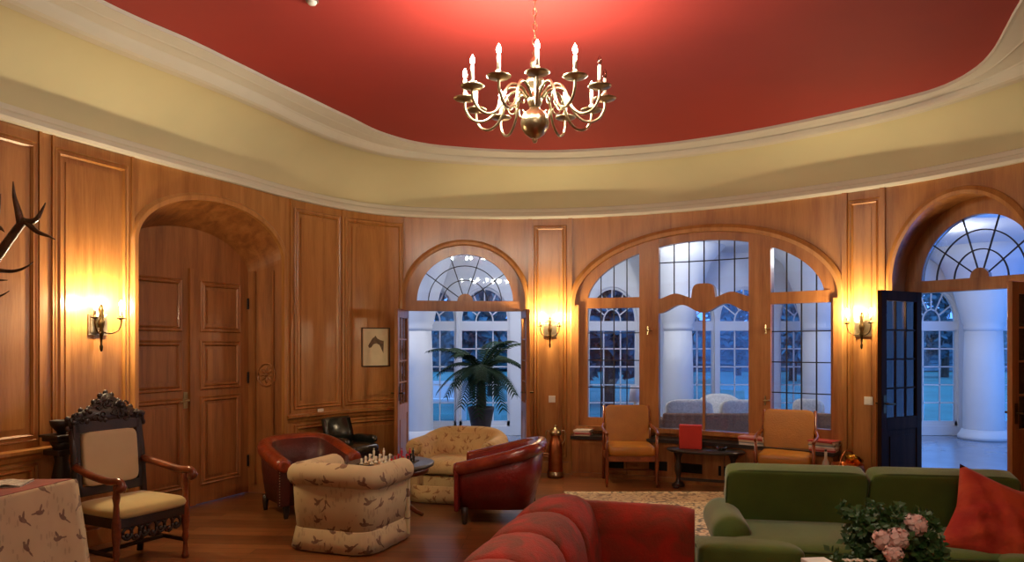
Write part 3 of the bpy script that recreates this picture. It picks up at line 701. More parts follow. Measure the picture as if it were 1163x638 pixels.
# antlers on the left wall
m_ant = mat('antler_horn', srgb(96, 66, 42), .35, var=.45, vscale=12, vcol=srgb(52, 32, 20), bump=.4, bscale=50)
m_bone = mat('pale_bone', srgb(196, 178, 148), .6, var=.2, vscale=9)
s0 = S(-45); p, rz = W(s0, 1.95, .01), (lambda n: atan2(n.y, n.x) - pi / 2)(wn_(s0))
t = thing('antler_trophy', 'stag antlers mounted on the left wall above the cloth covered table', 'antlers', p, rz)
b = BM(); f = lathe([(.001, 0), (.13, 0), (.14, .012), (.13, .03), (.001, .03)], 24, mtx=TR((0, 0, 0), rx=-pi / 2)); bmesh.ops.scale(f, vec=(1, 1, 1.5), verts=f.verts[:]); obj('shield', f, M_DARKWOOD, t)
obj('skull', pillow(.055, .06, .11, .9, .9, mtx=TR((0, .07, 0))), m_bone, t, True)
def toL(px, py, d):     # a point of the photo's antler taken back into the trophy's own frame at distance d
    wpt = Vector(((px - CX0) / FPX * d, d, EYE + (HY - py) / FPX * d)); return Matrix.Rotation(-rz, 3, 'Z') @ (wpt - p)
base = Vector((-.03, .08, .09))
DA = W(S(0), 0, 0).y
DN = [DA - .30, DA - .24, DA - .18, DA - .14]
beam = spl([base, (base + toL(0, 285, DN[0])) / 2 + Vector((0, .05, .02)), toL(0, 287, DN[0]), toL(22, 257, DN[0]), toL(30, 250, DN[0])], 5)
b = tube(BM(), beam, [.036 - .012 * i / (len(beam) - 1) for i in range(len(beam))], 8)
def tine(pts, r0): q = spl(pts, 5); tube(b, q, [1.5 * r0 * (1 - .88 * i / (len(q) - 1)) for i in range(len(q))], 7)
tine([toL(24, 256, DN[0]), toL(20, 238, DN[0]), toL(16, 222, DN[0]), toL(15, 206, DN[0])], .02)
tine([toL(28, 252, DN[0]), toL(40, 250, DN[0]), toL(47, 240, DN[0]), toL(52, 230, DN[0])], .017)
tine([toL(30, 252, DN[0]), toL(42, 263, DN[0]), toL(55, 268, DN[0]), toL(63, 272, DN[0])], .015)
m1 = beam[3]
tine([m1, toL(-8, 306, DN[1]), toL(14, 308, DN[0]), toL(30, 303, DN[0]), toL(38, 297, DN[0])], .014)
tine([base + Vector((0, .02, 0)), toL(-15, 318, DN[1]), toL(0, 318, DN[0]), toL(9, 318, DN[0])], .011)
tine([base + Vector((0, .02, -.02)), toL(-15, 338, DN[1]), toL(0, 336, DN[0]), toL(11, 330, DN[0])], .012)
o2 = obj('antler', b, m_ant, t, True)
b = BM(); b.from_mesh(o2.data); bmesh.ops.scale(b, vec=(-1, 1, 1), verts=b.verts[:]); obj('antler', b, m_ant, t, True)
# ------------------------------------------------------------------ upholstery materials
def birdcloth(name, base, ink, scale=6.5, size=1.0, mode='box', strokes=.3, rad=.45):
    """cloth printed with small flying birds: one bird shape per Voronoi cell of a flat (u, height) layout"""
    m = bpy.data.materials.new(name); m.use_nodes = True; N, L = m.node_tree.nodes, m.node_tree.links; b = N['Principled BSDF']
    def M(op, *a):
        n = N.new('ShaderNodeMath'); n.operation = op
        for i, x in enumerate(a):
            if isinstance(x, (int, float)): n.inputs[i].default_value = x
            else: L.new(x, n.inputs[i])
        return n.outputs[0]
    t = N.new('ShaderNodeTexCoord'); sp = N.new('ShaderNodeSeparateXYZ'); L.new(t.outputs['Object'], sp.inputs[0]); X, Y, Z_ = sp.outputs
    u = M('ADD', X, Y) if mode == 'box' else M('MULTIPLY', M('ARCTAN2', X, Y), rad)
    v = Z_ if mode != 'box' else M('SUBTRACT', Z_, M('MULTIPLY', M('SUBTRACT', X, Y), .12))
    cb = N.new('ShaderNodeCombineXYZ'); L.new(u, cb.inputs[0]); L.new(v, cb.inputs[1])
    sc = N.new('ShaderNodeVectorMath'); sc.operation = 'SCALE'; sc.inputs['Scale'].default_value = scale; L.new(cb.outputs[0], sc.inputs[0])
    nz = N.new('ShaderNodeTexNoise'); nz.inputs['Scale'].default_value = 3.5; nz.inputs['Detail'].default_value = 3; L.new(sc.outputs[0], nz.inputs['Vector'])
    vo = N.new('ShaderNodeTexVoronoi'); vo.voronoi_dimensions = '2D'; vo.inputs['Scale'].default_value = 1; vo.inputs['Randomness'].default_value = .6; L.new(sc.outputs[0], vo.inputs['Vector'])
    df = N.new('ShaderNodeVectorMath'); df.operation = 'SUBTRACT'; L.new(sc.outputs[0], df.inputs[0]); L.new(vo.outputs['Position'], df.inputs[1])
    ds = N.new('ShaderNodeSeparateXYZ'); L.new(df.outputs[0], ds.inputs[0]); cs = N.new('ShaderNodeSeparateColor'); L.new(vo.outputs['Color'], cs.inputs[0])
    ang = M('MULTIPLY', M('SUBTRACT', cs.outputs[0], .5), 1.5); flip = M('SUBTRACT', M('MULTIPLY', M('GREATER_THAN', cs.outputs[1], .5), 2), 1)
    dx0 = M('MULTIPLY', M('ADD', ds.outputs[0], M('MULTIPLY', M('SUBTRACT', nz.outputs['Fac'], .5), .12)), flip); dy0 = ds.outputs[1]; ca, sa = M('COSINE', ang), M('SINE', ang)
    dx = M('ADD', M('MULTIPLY', dx0, ca), M('MULTIPLY', dy0, sa)); dy = M('SUBTRACT', M('MULTIPLY', dy0, ca), M('MULTIPLY', dx0, sa))
    def E(cx, cy, rx, ry, a=0):
        x, y = M('SUBTRACT', dx, cx * size), M('SUBTRACT', dy, cy * size); c_, s_ = cos(a), sin(a)
        x2 = M('DIVIDE', M('ADD', M('MULTIPLY', x, c_), M('MULTIPLY', y, s_)), rx * size); y2 = M('DIVIDE', M('SUBTRACT', M('MULTIPLY', y, c_), M('MULTIPLY', x, s_)), ry * size)
        return M('ADD', M('MULTIPLY', x2, x2), M('MULTIPLY', y2, y2))
    dd = M('MINIMUM', M('MINIMUM', E(0, 0, .17, .075), E(-.23, -.03, .16, .028, .15)), M('MINIMUM', E(.03, .12, .05, .15, -.35), E(.17, .05, .05, .045)))
    bird = M('MULTIPLY', M('LESS_THAN', dd, 1.0), M('GREATER_THAN', cs.outputs[2], .22))
    s2 = N.new('ShaderNodeMapping'); s2.inputs['Scale'].default_value = (3.4, 1.3, 1); L.new(sc.outputs[0], s2.inputs[0])
    v2 = N.new('ShaderNodeTexVoronoi'); v2.voronoi_dimensions = '2D'; v2.inputs['Scale'].default_value = 1.6; L.new(s2.outputs[0], v2.inputs['Vector'])
    big = N.new('ShaderNodeTexNoise'); big.inputs['Scale'].default_value = .9; L.new(sc.outputs[0], big.inputs['Vector'])
    st_ = M('MULTIPLY', M('MULTIPLY', M('LESS_THAN', v2.outputs['Distance'], .26), M('GREATER_THAN', big.outputs['Fac'], .52)), strokes)
    fac = M('MULTIPLY', M('MAXIMUM', bird, st_), M('MULTIPLY_ADD', nz.outputs['Fac'], .5, .5))
    bc = N.new('ShaderNodeMix'); bc.data_type = 'RGBA'; bc.inputs[6].default_value = base; bc.inputs[7].default_value = tuple(x * .75 for x in base[:3]) + (1,); L.new(big.outputs['Fac'], bc.inputs[0])
    c = N.new('ShaderNodeMix'); c.data_type = 'RGBA'; L.new(fac, c.inputs[0]); L.new(bc.outputs[2], c.inputs[6]); c.inputs[7].default_value = ink
    L.new(c.outputs[2], b.inputs['Base Color']); b.inputs['Roughness'].default_value = .85; b.inputs['Sheen Weight'].default_value = .1
    return m
M_BIRD = birdcloth('game_bird_print_fabric', srgb(202, 178, 132), srgb(84, 28, 14), 6.0, 1.2, 'round')
M_BIRDT = birdcloth('bird_print_tablecloth', srgb(190, 162, 122), srgb(76, 26, 16), 5.8, 1.15, 'box')
M_BIRD2 = birdcloth('leaf_print_fabric', srgb(200, 168, 110), srgb(128, 76, 36), 9, 1.25, 'round')
M_LEATHER = mat('oxblood_leather', srgb(120, 24, 18), .38, var=.35, vscale=5, bump=.25, bscale=35, coat=.3)
M_LEATHER2 = mat('dark_brown_leather', srgb(78, 24, 14), .45, var=.35, vscale=5, bump=.25, bscale=35, coat=.15)
M_TAN = mat('worn_tan_leather', srgb(150, 62, 24), .28, var=.4, vscale=7, bump=.25, bscale=35, coat=.35, vcol=srgb(104, 34, 18))
M_LEATHR = mat('worn_red_leather', srgb(130, 48, 24), .25, var=.4, vscale=7, bump=.25, bscale=35, coat=.4, vcol=srgb(96, 24, 16))
M_GREEN = mat('moss_green_upholstery', srgb(94, 118, 42), .9, var=.25, vscale=5, bump=.25, bscale=220, sheen=.4)
M_GRNPIPE = mat('green_piping', srgb(66, 84, 34), .8)
M_REDF = mat('red_floral_upholstery', srgb(190, 56, 34), .85, vscale=6.5, bump=.3, bscale=90, sheen=.05, vcol=srgb(132, 66, 42), distort=.8)
M_ORANGE = mat('burnt_orange_cloth', srgb(188, 70, 26), .85, var=.25, vscale=6, bump=.6, bscale=12, sheen=.05, vcol=srgb(166, 40, 22))
M_TANCL = mat('ochre_leather', srgb(168, 108, 34), .42, var=.2, vscale=5, bump=.15, bscale=60)
M_SEAT = mat('straw_velvet', srgb(186, 160, 96), .8, var=.12, vscale=6, sheen=.3)
M_BACKCL = mat('pale_beige_cloth', srgb(192, 168, 128), .85, var=.08, vscale=5)
M_BLKLEA = mat('black_green_leather', srgb(34, 36, 30), .25, var=.3, vscale=9, coat=.4)

# ------------------------------------------------------------------ tub armchairs
def tub(name, label, loc, rz, w, d, zarm, zback, rollr, bodymat, rollmat, skirt=False, group=None, studs=False, seatmat=None, inset=.05, legmat=None, sq=.62, backpow=1.6, slope=False):
    """tub chair facing local +Y: body, rolled top rail, cushion, skirt or legs"""
    t = thing(name, label, 'armchair', loc, rz, group)
    a, bk = w / 2 - rollr, d / 2 - rollr
    n = 40; P = []
    for i in range(n + 1):
        u = i / n; th = pi * (1 - u) * 1.0 + pi * u * 2.0      # from left arm (pi) round the back to right arm (2pi)
        x = math.copysign(abs(cos(th)) ** sq, cos(th)) * a; y = -abs(sin(th)) ** sq * bk * 1.0
        P.append((x, y, (abs(sin(th))) ** backpow))
    y0 = bk * .86; front = [(-a, y0 * (1 - q / 6), 0) for q in range(6)]
    P = [(x, y * 1.0, h) for x, y, h in front] + P + [(-x, y, h) for x, y, h in reversed(front)]
    if slope: P = [(x, y, max(0, (y0 - y) / (y0 + bk)) ** 1.1) for x, y, h in P]
    zt = lambda h: zarm + (zback - zarm) * h
    zb = .03 if skirt else .13
    def nrm(i):
        p, q = P[max(i - 1, 0)], P[min(i + 1, len(P) - 1)]; v = Vector((q[1] - p[1], -(q[0] - p[0]), 0)).normalized(); return v
    rings = []
    for i, (x, y, h) in enumerate(P):
        v = nrm(i); z = zt(h) - rollr * .6; th_ = .085
        o = rollr * .55
        pt = lambda off, zz: (x + v.x * off, y + v.y * off, zz)
        rings.append([pt(o - inset, zb), pt(o - inset * .3, zb + (z - zb) * .5), pt(o, z), pt(-th_, z), pt(-th_ - .02, zb + (z - zb) * .5), pt(-th_ - .02, zb)])
    b = BM(); loft(b, rings); obj('body', b, bodymat, t, True)
    b = BM(); pts = [(x, y, zt(h) - rollr) for x, y, h in P]
    pts = [(pts[0][0], pts[0][1] + rollr * .25, pts[0][2])] + pts + [(pts[-1][0], pts[-1][1] + rollr * .25, pts[-1][2])]
    tube(b, pts, [rollr * .75] + [rollr] * (len(pts) - 2) + [rollr * .75], 14); rl = obj('top_rail', b, rollmat, t, True)
    for sx in (-1, 1):      # arm fronts with a scroll
        x = sx * a; b = BM()
        box(b, x - .055, x + .055, y0 - .02, y0 + .02, zb, zarm - rollr); obj('arm_front', b, bodymat, t, bevel=.012)
        b = lathe([(.001, 0), (rollr * .9, 0), (rollr * .82, .012), (rollr * .4, .016), (.001, .01)], 18, mtx=TR((x, y0 + rollr * .25, zarm - rollr), rx=-pi / 2)); obj('arm_scroll', b, rollmat, rl, True)
        if studs:
            b = BM()
            for k in range(14): pillow(.006, .004, .006, 1, 1, 6, 4, b, TR((x + sx * .045, y0 + .022, zb + .02 + k * (zarm - rollr - zb - .05) / 13)))
            obj('nail_row', b, M_BRASS, t)
    b = BM(); box(b, -a + .09, a - .09, -bk + .30, y0 + .0, zb + .04, .27); obj('seat_base', b, bodymat, t, bevel=.02)
    obj('seat_cushion', pillow(a - .055, (y0 + bk - .12) / 2 + .03, .085, .5, .25, 32, 12, mtx=TR((0, (y0 - bk + .16) / 2, .355))), seatmat or bodymat, t, True)
    if skirt:
        rings = []
        Q = P + [(x, y0 + .03, 0) for x in [a - 2 * a * k / 10 for k in range(1, 10)]]
        m_ = len(Q)
        def n2(i):
            p, q = Q[(i - 1) % m_], Q[(i + 1) % m_]; return Vector((q[1] - p[1], -(q[0] - p[0]), 0)).normalized()
        for i, (x, y, h) in enumerate(Q):
            v = n2(i); wv = .006 * sin(i * 2.3)
            rings.append([(x + v.x * (rollr * .55 - inset * .8 + e + wv * k), y + v.y * (rollr * .55 - inset * .8 + e + wv * k), z) for e, z, k in ((.008, .175, 0), (.014, .17, .2), (.030, .09, .6), (.045, .012, 1), (.036, .012, 1), (.0, .165, 0))])
        b = BM(); loft(b, rings, loop=True); obj('skirt', b, bodymat, t, True)
    else:
        for sx in (-1, 1):
            for y in (-bk + .10, y0 - .06):
                obj('leg', lathe([(.018, 0), (.022, .02), (.03, .09), (.032, .15)], 10, mtx=TR((sx * (a - .05), y, 0))), legmat or M_DARKWOOD, t, True)
    return t
tub('leather_armchair', 'worn tan and oxblood leather tub armchair against the left wall by the door alcove', (-2.0, 7.12, 0), R(-140), .86, .84, .57, .71, .07, M_LEATHER2, M_TAN, studs=True, slope=True)
tub('leather_armchair', 'glossy red leather tub armchair in mid room, left side turned to the viewer', (-.12, 6.82, 0), R(84), .84, .90, .56, .74, .062, M_LEATHER, M_LEATHR, slope=True, inset=.10)
tub('bird_print_armchair', 'cream armchair with bird print and skirt seen from behind, beside the round table', (-1.31, 5.95, 0), R(-20), .86, .82, .665, .69, .095, M_BIRD, M_BIRD, skirt=True, seatmat=M_BIRD, sq=.36)
tub('print_armchair', 'cream leaf print armchair facing the viewer in front of the glazed doorway', (-.55, 7.68, 0), R(166), .98, .84, .64, .72, .088, M_BIRD2, M_BIRD2, skirt=True, seatmat=M_BIRD2, sq=.5)
# small dark leather chair by the wall
t = thing('side_chair', 'small black leather chair with low arms against the panelling below the horse picture', 'chair', (-1.76, 8.12, 0), R(-122))
b = BM(); rings = []
for i in range(9):
    x = -.2 + .4 * i / 8; cv = -.20 - .05 * (1 - (x / .2) ** 2)
    rings.append([(x, cv + dy, z) for dy, z in ((.03, .46), (.0, .62), (-.05, .77), (-.075, .79), (-.095, .775), (-.055, .6), (-.03, .46))])
loft(b, rings); obj('backrest', b, M_BLKLEA, t, True)
for sx in (-1, 1):
    obj('arm', pillow(.035, .17, .05, .6, .4, 16, 8, mtx=TR((sx * .215, -.03, .545))), M_BLKLEA, t, True)
    for sy in (-1, 1): obj('leg', tb([(sx * .19, sy * .18, .42), (sx * .21, sy * .20, 0)], [.022, .014]), M_DARKWOOD, t)
obj('seat', pillow(.21, .22, .06, .5, .3, mtx=TR((0, 0, .46))), M_BLKLEA, t, True)
obj('apron', bx(-.2, .2, -.19, .19, .36, .42), M_DARKWOOD, t, bevel=.01)

# ------------------------------------------------------------------ round table with chess set
t = thing('round_table', 'round dark pedestal table between the armchairs carrying chess pieces', 'table', (-1.11, 6.72, 0))
obj('tabletop', lathe([(.001, .49), (.37, .49), (.39, .50), (.395, .525), (.38, .53), (.001, .53)], 40), mat('grey_worn_top', srgb(96, 90, 84), .3, var=.3), t, True)
obj('apron', lathe([(.33, .43), (.345, .44), (.345, .49), (.33, .49)], 36), M_CHAIRWOOD, t, True)
obj('pedestal', lathe([(.06, .08), (.09, .12), (.045, .18), (.035, .3), (.055, .36), (.04, .4), (.1, .44), (.2, .46)], 18), M_CHAIRWOOD, t, True)
for k in range(4):
    a = k * pi / 2 + .4; obj('leg', tb([(.04 * cos(a), .04 * sin(a), .13), (.15 * cos(a), .15 * sin(a), .12), (.24 * cos(a), .24 * sin(a), .05), (.30 * cos(a), .30 * sin(a), .018)], [.028, .026, .02, .018]), M_CHAIRWOOD, t, True)
m_wp, m_rp, m_bp = mat('ivory_piece', srgb(226, 216, 190), .35), mat('red_piece', srgb(190, 40, 48), .35), mat('black_piece', srgb(24, 22, 22), .3)
t = thing('chess_board', 'checkered chess board lying on the round table', 'chess board', (-1.13, 6.62, .53), R(-12))
obj('frame', bx(-.235, .235, -.2, .2, 0, .012), M_DARKWOOD, t, bevel=.003)
mc = bpy.data.materials.new('checker_squares'); mc.use_nodes = True; ck = mc.node_tree.nodes.new('ShaderNodeTexChecker'); ck.inputs['Scale'].default_value = 19; tt = mc.node_tree.nodes.new('ShaderNodeTexCoord')
ck.inputs['Color1'].default_value = srgb(180, 150, 100); ck.inputs['Color2'].default_value = srgb(60, 36, 22); mc.node_tree.links.new(tt.outputs['Object'], ck.inputs['Vector']); mc.node_tree.links.new(ck.outputs['Color'], mc.node_tree.nodes['Principled BSDF'].inputs['Base Color'])
obj('squares', bx(-.21, .21, -.18, .18, .012, .014), mc, t)
def piece(kind, x, y, m, label, grp):
    hs = {'pawn': .05, 'king': .095, 'knight': .07, 'rook': .06}[kind]
    pr = [(.001, 0), (.017, 0), (.017, .006), (.010, .014), (.007, hs * .55), (.012, hs * .62), (.008, hs * .68), (.012, hs * .82), (.008, hs * .95), (.002, hs)]
    b = lathe(pr, 12)
    if kind == 'knight': tube(b, [(0, 0, hs * .6), (.004, .002, hs * .85), (.02, .002, hs * .8)], [.01, .011, .005], 6)
    if kind == 'king': box(b, -.003, .003, -.003, .003, hs, hs + .016); box(b, -.008, .008, -.003, .003, hs + .006, hs + .011)
    return tag(obj('chess_piece', b, m, None, True, loc=(x, y, .545)), label, 'chess piece', grp)
rnd = random.Random(5)
K = ['pawn', 'rook', 'knight', 'king']
for m, cnt, x0, x1, nm, off in ((m_wp, 11, -1.35, -1.10, 'white', 0), (m_rp, 8, -1.08, -.93, 'red', 0), (m_bp, 6, -.96, -.88, 'black', .03)):
    for k in range(cnt):
        x = x0 + (x1 - x0) * (k + .5) / cnt; y = 6.50 + .075 * (k % 4) + off
        piece(K[k % 4], x, y, m, 'small %s chess piece standing on the round table' % nm, nm + ' chess pieces')

# ------------------------------------------------------------------ carved armchair at left
def throne(name, label, loc, rz):
    t = thing(name, label, 'chair', loc, rz)
    w, dd = .265, .235
    for sx in (-1, 1):
        obj('rear_leg', tb([(sx * w * .95, -dd - .03, 0), (sx * w, -dd, .42), (sx * w, -dd - .03, .8), (sx * w, -dd - .07, 1.04)], [.024, .026, .024, .02], 8), M_DARKWOOD, t, True)
        b = lathe([(.022, 0), (.03, .02), (.02, .05), (.016, .12), (.026, .16), (.02, .2), (.03, .28), (.03, .37), (.022, .44), (.018, .5), (.026, .55), (.02, .6), (.022, .64)], 12, mtx=TR((sx * (w + .01), dd, 0))); obj('front_leg', b, M_CHAIRWOOD, t, True)
        pts = spl([(sx * w, -dd - .01, .72), (sx * (w + .02), -.05, .685), (sx * (w + .02), .16, .66), (sx * (w + .02), dd + .04, .665), (sx * (w + .02), dd + .075, .635), (sx * (w + .02), dd + .045, .615)], 5)
        obj('armrest', tb(pts, [.027] * (len(pts) - 6) + [.034] * 6, 10), M_CHAIRWOOD, t, True)
    b = BM()
    for y in (-dd, dd): box(b, -w, w, y - .018, y + .018, .33, .40)
    for x in (-w, w): box(b, x - .018, x + .018, -dd, dd, .33, .40)
    obj('seat_frame', b, M_DARKWOOD, t, bevel=.006)
    obj('seat_cushion', pillow(w + .025, dd + .03, .065, .75, .22, 36, 12, mtx=TR((0, .01, .43))), M_SEAT, t, True)
    b = BM()      # pierced carving under the seat
    for k in range(7):
        x = -w + .07 + k * (2 * w - .14) / 6
        tube(b, [(x + .035 * cos(q * pi / 6), dd, .285 + .04 * sin(q * pi / 6) * (1 + .3 * (k % 2))) for q in range(13)], .011, 6)
        pillow(.018, .016, .02, 1, 1, 8, 6, b, TR((x, dd, .27 - .015 * (k % 2))))
    obj('carved_apron', b, M_DARKWOOD, t, True)
    b = tb([(-w, 0, .14), (w, 0, .14)], .016); tube(b, [(-w, -dd, .14), (-w, dd, .14)], .016); tube(b, [(w, -dd, .14), (w, dd, .14)], .016); obj('stretcher', b, M_DARKWOOD, t)
    tilt = TR((0, -dd - .01, .50), rx=R(5))
    b = BM(); box(b, -w + .01, w - .01, -.02, .02, .0, .07, tilt); box(b, -w + .01, w - .01, -.02, .02, .46, .54, tilt)
    for sx in (-1, 1): box(b, sx * (w - .02) - .025, sx * (w - .02) + .025, -.02, .02, 0, .54, tilt)
    obj('back_frame', b, M_DARKWOOD, t, bevel=.006)
    obj('back_panel', pillow(w - .05, .035, .20, .25, .25, 28, 14, mtx=tilt @ TR((0, .01, .265))), M_BACKCL, t, True)
    b = BM(); rnd = random.Random(3)      # carved crest
    out = [(-w - .03, .50), (-w - .03, .57), (-w + .02, .585), (-w + .07, .625), (-w + .13, .635), (-w + .17, .68), (-.06, .69), (-.045, .725), (0, .745)]
    out = out + [(-x, z) for x, z in reversed(out[:-1])]
    f = b.faces.new([b.verts.new((x, -.015, z)) for x, z in out]); r = bmesh.ops.extrude_face_region(b, geom=[f]); bmesh.ops.translate(b, vec=(0, .03, 0), verts=[v for v in r['geom'] if isinstance(v, bmesh.types.BMVert)])
    bmesh.ops.triangulate(b, faces=b.faces[:]); bmesh.ops.transform(b, matrix=tilt, verts=b.verts[:])
    for k in range(46):
        x = rnd.uniform(-w, w); zt_ = .57 + .15 * (1 - abs(x) / w) ** .8; z = rnd.uniform(.54, zt_)
        if k % 2: pillow(rnd.uniform(.014, .026), .016, rnd.uniform(.014, .03), 1, 1, 8, 6, b, tilt @ TR((x, .015, z), ry=rnd.random() * 3))
        else:
            rr = rnd.uniform(.015, .03); a0 = rnd.random() * 6; tube(b, [(tilt @ Vector((x + rr * cos(a0 + q * .6), .02, z + rr * sin(a0 + q * .6)))) for q in range(9)], .006, 5)
    for x, z in out: pillow(.022, .016, .022, 1, 1, 8, 6, b, tilt @ TR((x, 0, z)))
    obj('carved_crest', b, M_DARKWOOD, t, True)
    return t
ra = atan2(-.406, .914) - pi / 2
throne('carved_armchair', 'high backed carved dark wood armchair with pale cushions beside the draped table', (-2.80, 5.38, 0), ra - R(4))
t = thing('carved_pedestal', 'dark square pedestal stand mostly hidden behind the high backed armchair', 'pedestal', (-3.31, 5.37, 0), ra)
obj('shaft', lathe([(.07, .08), (.08, .12), (.05, .2), (.04, .45), (.07, .6), (.045, .75), (.06, .86), (.08, .9)], 14), M_DARKWOOD, t, True)
b = BM(); box(b, -.10, .10, -.10, .10, 0, .08); obj('base', b, M_DARKWOOD, t, bevel=.01)
b = BM(); box(b, -.09, .09, -.09, .09, .90, .93); box(b, -.105, .105, -.105, .105, .93, .95); box(b, -.085, .085, -.085, .085, .80, .84); obj('top', b, M_DARKWOOD, t, bevel=.006)
t = thing('carved_bowl', 'dark carved bowl on the pedestal behind the high backed armchair', 'bowl', (-3.31, 5.37, .95))
obj('bowl', lathe([(.03, 0), (.035, .02), (.07, .06), (.08, .10), (.07, .10), (.001, .03)], 16), M_DARKWOOD, t, True)

# ------------------------------------------------------------------ draped table bottom left
t = thing('draped_table', 'table in the left corner under a cream cloth printed with birds', 'table', (-3.22, 4.2, 0), R(0))
cx_, cy_ = -3.22, 4.2
tp = [(-2.80, 4.68), (-3.60, 4.62), (-3.78, 3.60), (-2.98, 3.50)]      # table corners
tl = [(x - cx_, y - cy_) for x, y in tp]
b = BM(); f = b.faces.new([b.verts.new((x * .97, y * .97, .70)) for x, y in tl]); r = bmesh.ops.extrude_face_region(b, geom=[f]); bmesh.ops.translate(b, vec=(0, 0, .035), verts=[v for v in r['geom'] if isinstance(v, bmesh.types.BMVert)])
obj('tabletop', b, M_DARKWOOD, t)
for x, y in tl: obj('leg', bx(x * .88 - .03, x * .88 + .03, y * .88 - .03, y * .88 + .03, 0, .70), M_DARKWOOD, t)
def ringpts(k, z, e, amp, ph=0):
    out = []; m = 18
    for i in range(4):
        a, c = Vector(tl[i] + (0,)), Vector(tl[(i + 1) % 4] + (0,)); d = (c - a).normalized(); n = Vector((-d.y, d.x, 0))
        if n.dot(a + c) < 0: n = -n
        for q in range(m):
            u = q / m; p = a.lerp(c, u); cu = min(u, 1 - u)
            cr = (a.normalized() * e * 1.1 * max(0, 1 - u * 6)) + (c.normalized() * e * 1.1 * max(0, 1 - (1 - u) * 6))
            out.append(p + n * (e + amp * sin((i * m + q) * 1.15 + ph)) + cr + Vector((0, 0, z)))
    return out
b = BM(); loft(b, [ringpts(0, .744, .0, 0), ringpts(0, .742, .006, 0), ringpts(0, .725, .012, .0), ringpts(0, .6, .022, .006), ringpts(0, .4, .04, .012, .2), ringpts(0, .2, .055, .018, .3), ringpts(0, .03, .07, .022, .4)], caps=False)
b.faces.new([b.verts.new(p) for p in ringpts(0, .744, 0, 0)])
tag(obj('tablecloth', b, M_BIRDT, None, True, loc=(cx_, cy_, 0)), 'cream bird printed cloth draped over the corner table', 'tablecloth')
b = BM(); f = b.faces.new([b.verts.new((x * .975 + cx_, y * .975 + cy_, .7455)) for x, y in tl]); r = bmesh.ops.extrude_face_region(b, geom=[f]); bmesh.ops.translate(b, vec=(0, 0, .003), verts=[v for v in r['geom'] if isinstance(v, bmesh.types.BMVert)])
tag(obj('table_runner', b, mat('dusty_red_cloth', srgb(150, 70, 56), .8, var=.2)), 'dusty red cover lying on top of the draped table', 'cloth')
m_news = mat('newsprint', srgb(206, 196, 178), .8, vcol=srgb(150, 136, 120), vscale=40)
for k, (x, y, a, lb) in enumerate([(-3.12, 4.45, 14, 'folded newspaper on the draped table, nearest its right corner'), (-3.25, 4.22, -10, 'folded newspaper on the draped table, nearer the viewer'), (-3.38, 4.46, 32, 'magazine at the back of the draped table by the wall')]):
    t = thing('newspaper', lb, 'newspaper', (x, y, .749), R(a))
    b = BM(); box(b, -.15, .15, -.11, .11, 0, .006 + .004 * k); obj('folded_pages', b, m_news, t); b = BM()
    rings = [[(-.15 + .3 * i / 8, -.108, .008 + .004 * k + .012 * sin(i * .8) ** 2), (-.15 + .3 * i / 8, .10, .010 + .004 * k + .010 * cos(i * .7) ** 2), (-.15 + .3 * i / 8, .10, .0085 + .004 * k + .010 * cos(i * .7) ** 2), (-.15 + .3 * i / 8, -.108, .0065 + .004 * k + .012 * sin(i * .8) ** 2)] for i in range(9)]
    loft(b, rings); obj('top_sheet', b, m_news, t)

# ------------------------------------------------------------------ green sofa
t = thing('green_sofa', 'moss green two seat sofa with rolled arms facing the viewer at the right', 'sofa', (2.23, 4.47, .013), R(170.4))
Lh = 1.13
obj('base', bx(-Lh + .02, Lh - .02, -.46, .40, .06, .27), M_GREEN, t, bevel=.03)
obj('back_frame', pillow(Lh - .28, .10, .27, .3, .25, 36, 14, mtx=TR((0, -.40, .46), rx=R(-6))), M_GREEN, t, True)
for sx in (-1, 1):
    b = BM()
    rings = []
    for i in range(13):
        y = -.36 + .58 * i / 12; rr = .12 * (1 if i < 11 else (.97 if i == 11 else .86))
        x0 = sx * (Lh - .27); ring = [(x0 - .10, y, .08), (x0 + .10, y, .08)]
        ring = [(x0 - sx * -.085, y, .10)] + [(x0 + sx * (.02 + rr * cos(q)), y, .435 + rr * sin(q)) for q in [(-.9 + k * (pi + 1.5) / 14) for k in range(15)]] + [(x0 - sx * .10, y, .10)]
        rings.append(ring)
    loft(b, rings); obj('arm', b, M_GREEN, t, True)
    cxx = sx * .50
    b = BM(); pillow(.46, .36, .10, .42, .18, 44, 14, b, TR((sx * .46, .02, .35)))
    pillow(.30, .12, .098, .42, .3, 30, 12, b, TR((sx * .80, .33, .347)))
    sc = obj('seat_cushion', b, M_GREEN, t, True)
    b = tb([(sx * .02, .375, .395), (sx * .5, .385, .405), (sx * .92, .39, .397), (sx * 1.085, .37, .39), (sx * 1.10, .26, .39)], .0075, 6); obj('piping', b, M_GRNPIPE, sc, True)
    tilt = TR((sx * .437, -.24, .583), rx=R(-16))
    b = pillow(.432, .07, .222, .16, .16, 48, 20, mtx=tilt); c = obj('back_cushion', b, M_GREEN, t, True)
    q = [(.428 * x, .055, .218 * z) for x, z in [(math.copysign(abs(cos(a)) ** .2, cos(a)), math.copysign(abs(sin(a)) ** .24, sin(a))) for a in [k * 2 * pi / 48 for k in range(49)]]]
    b = tb([tilt @ Vector(p) for p in q], .0075, 6); obj('piping', b, M_GRNPIPE, c, True)
    for y in (-.38, .32): obj('leg', lathe([(.02, 0), (.03, .06)], 10, mtx=TR((sx * (Lh - .12), y, 0))), M_DARKWOOD, t)
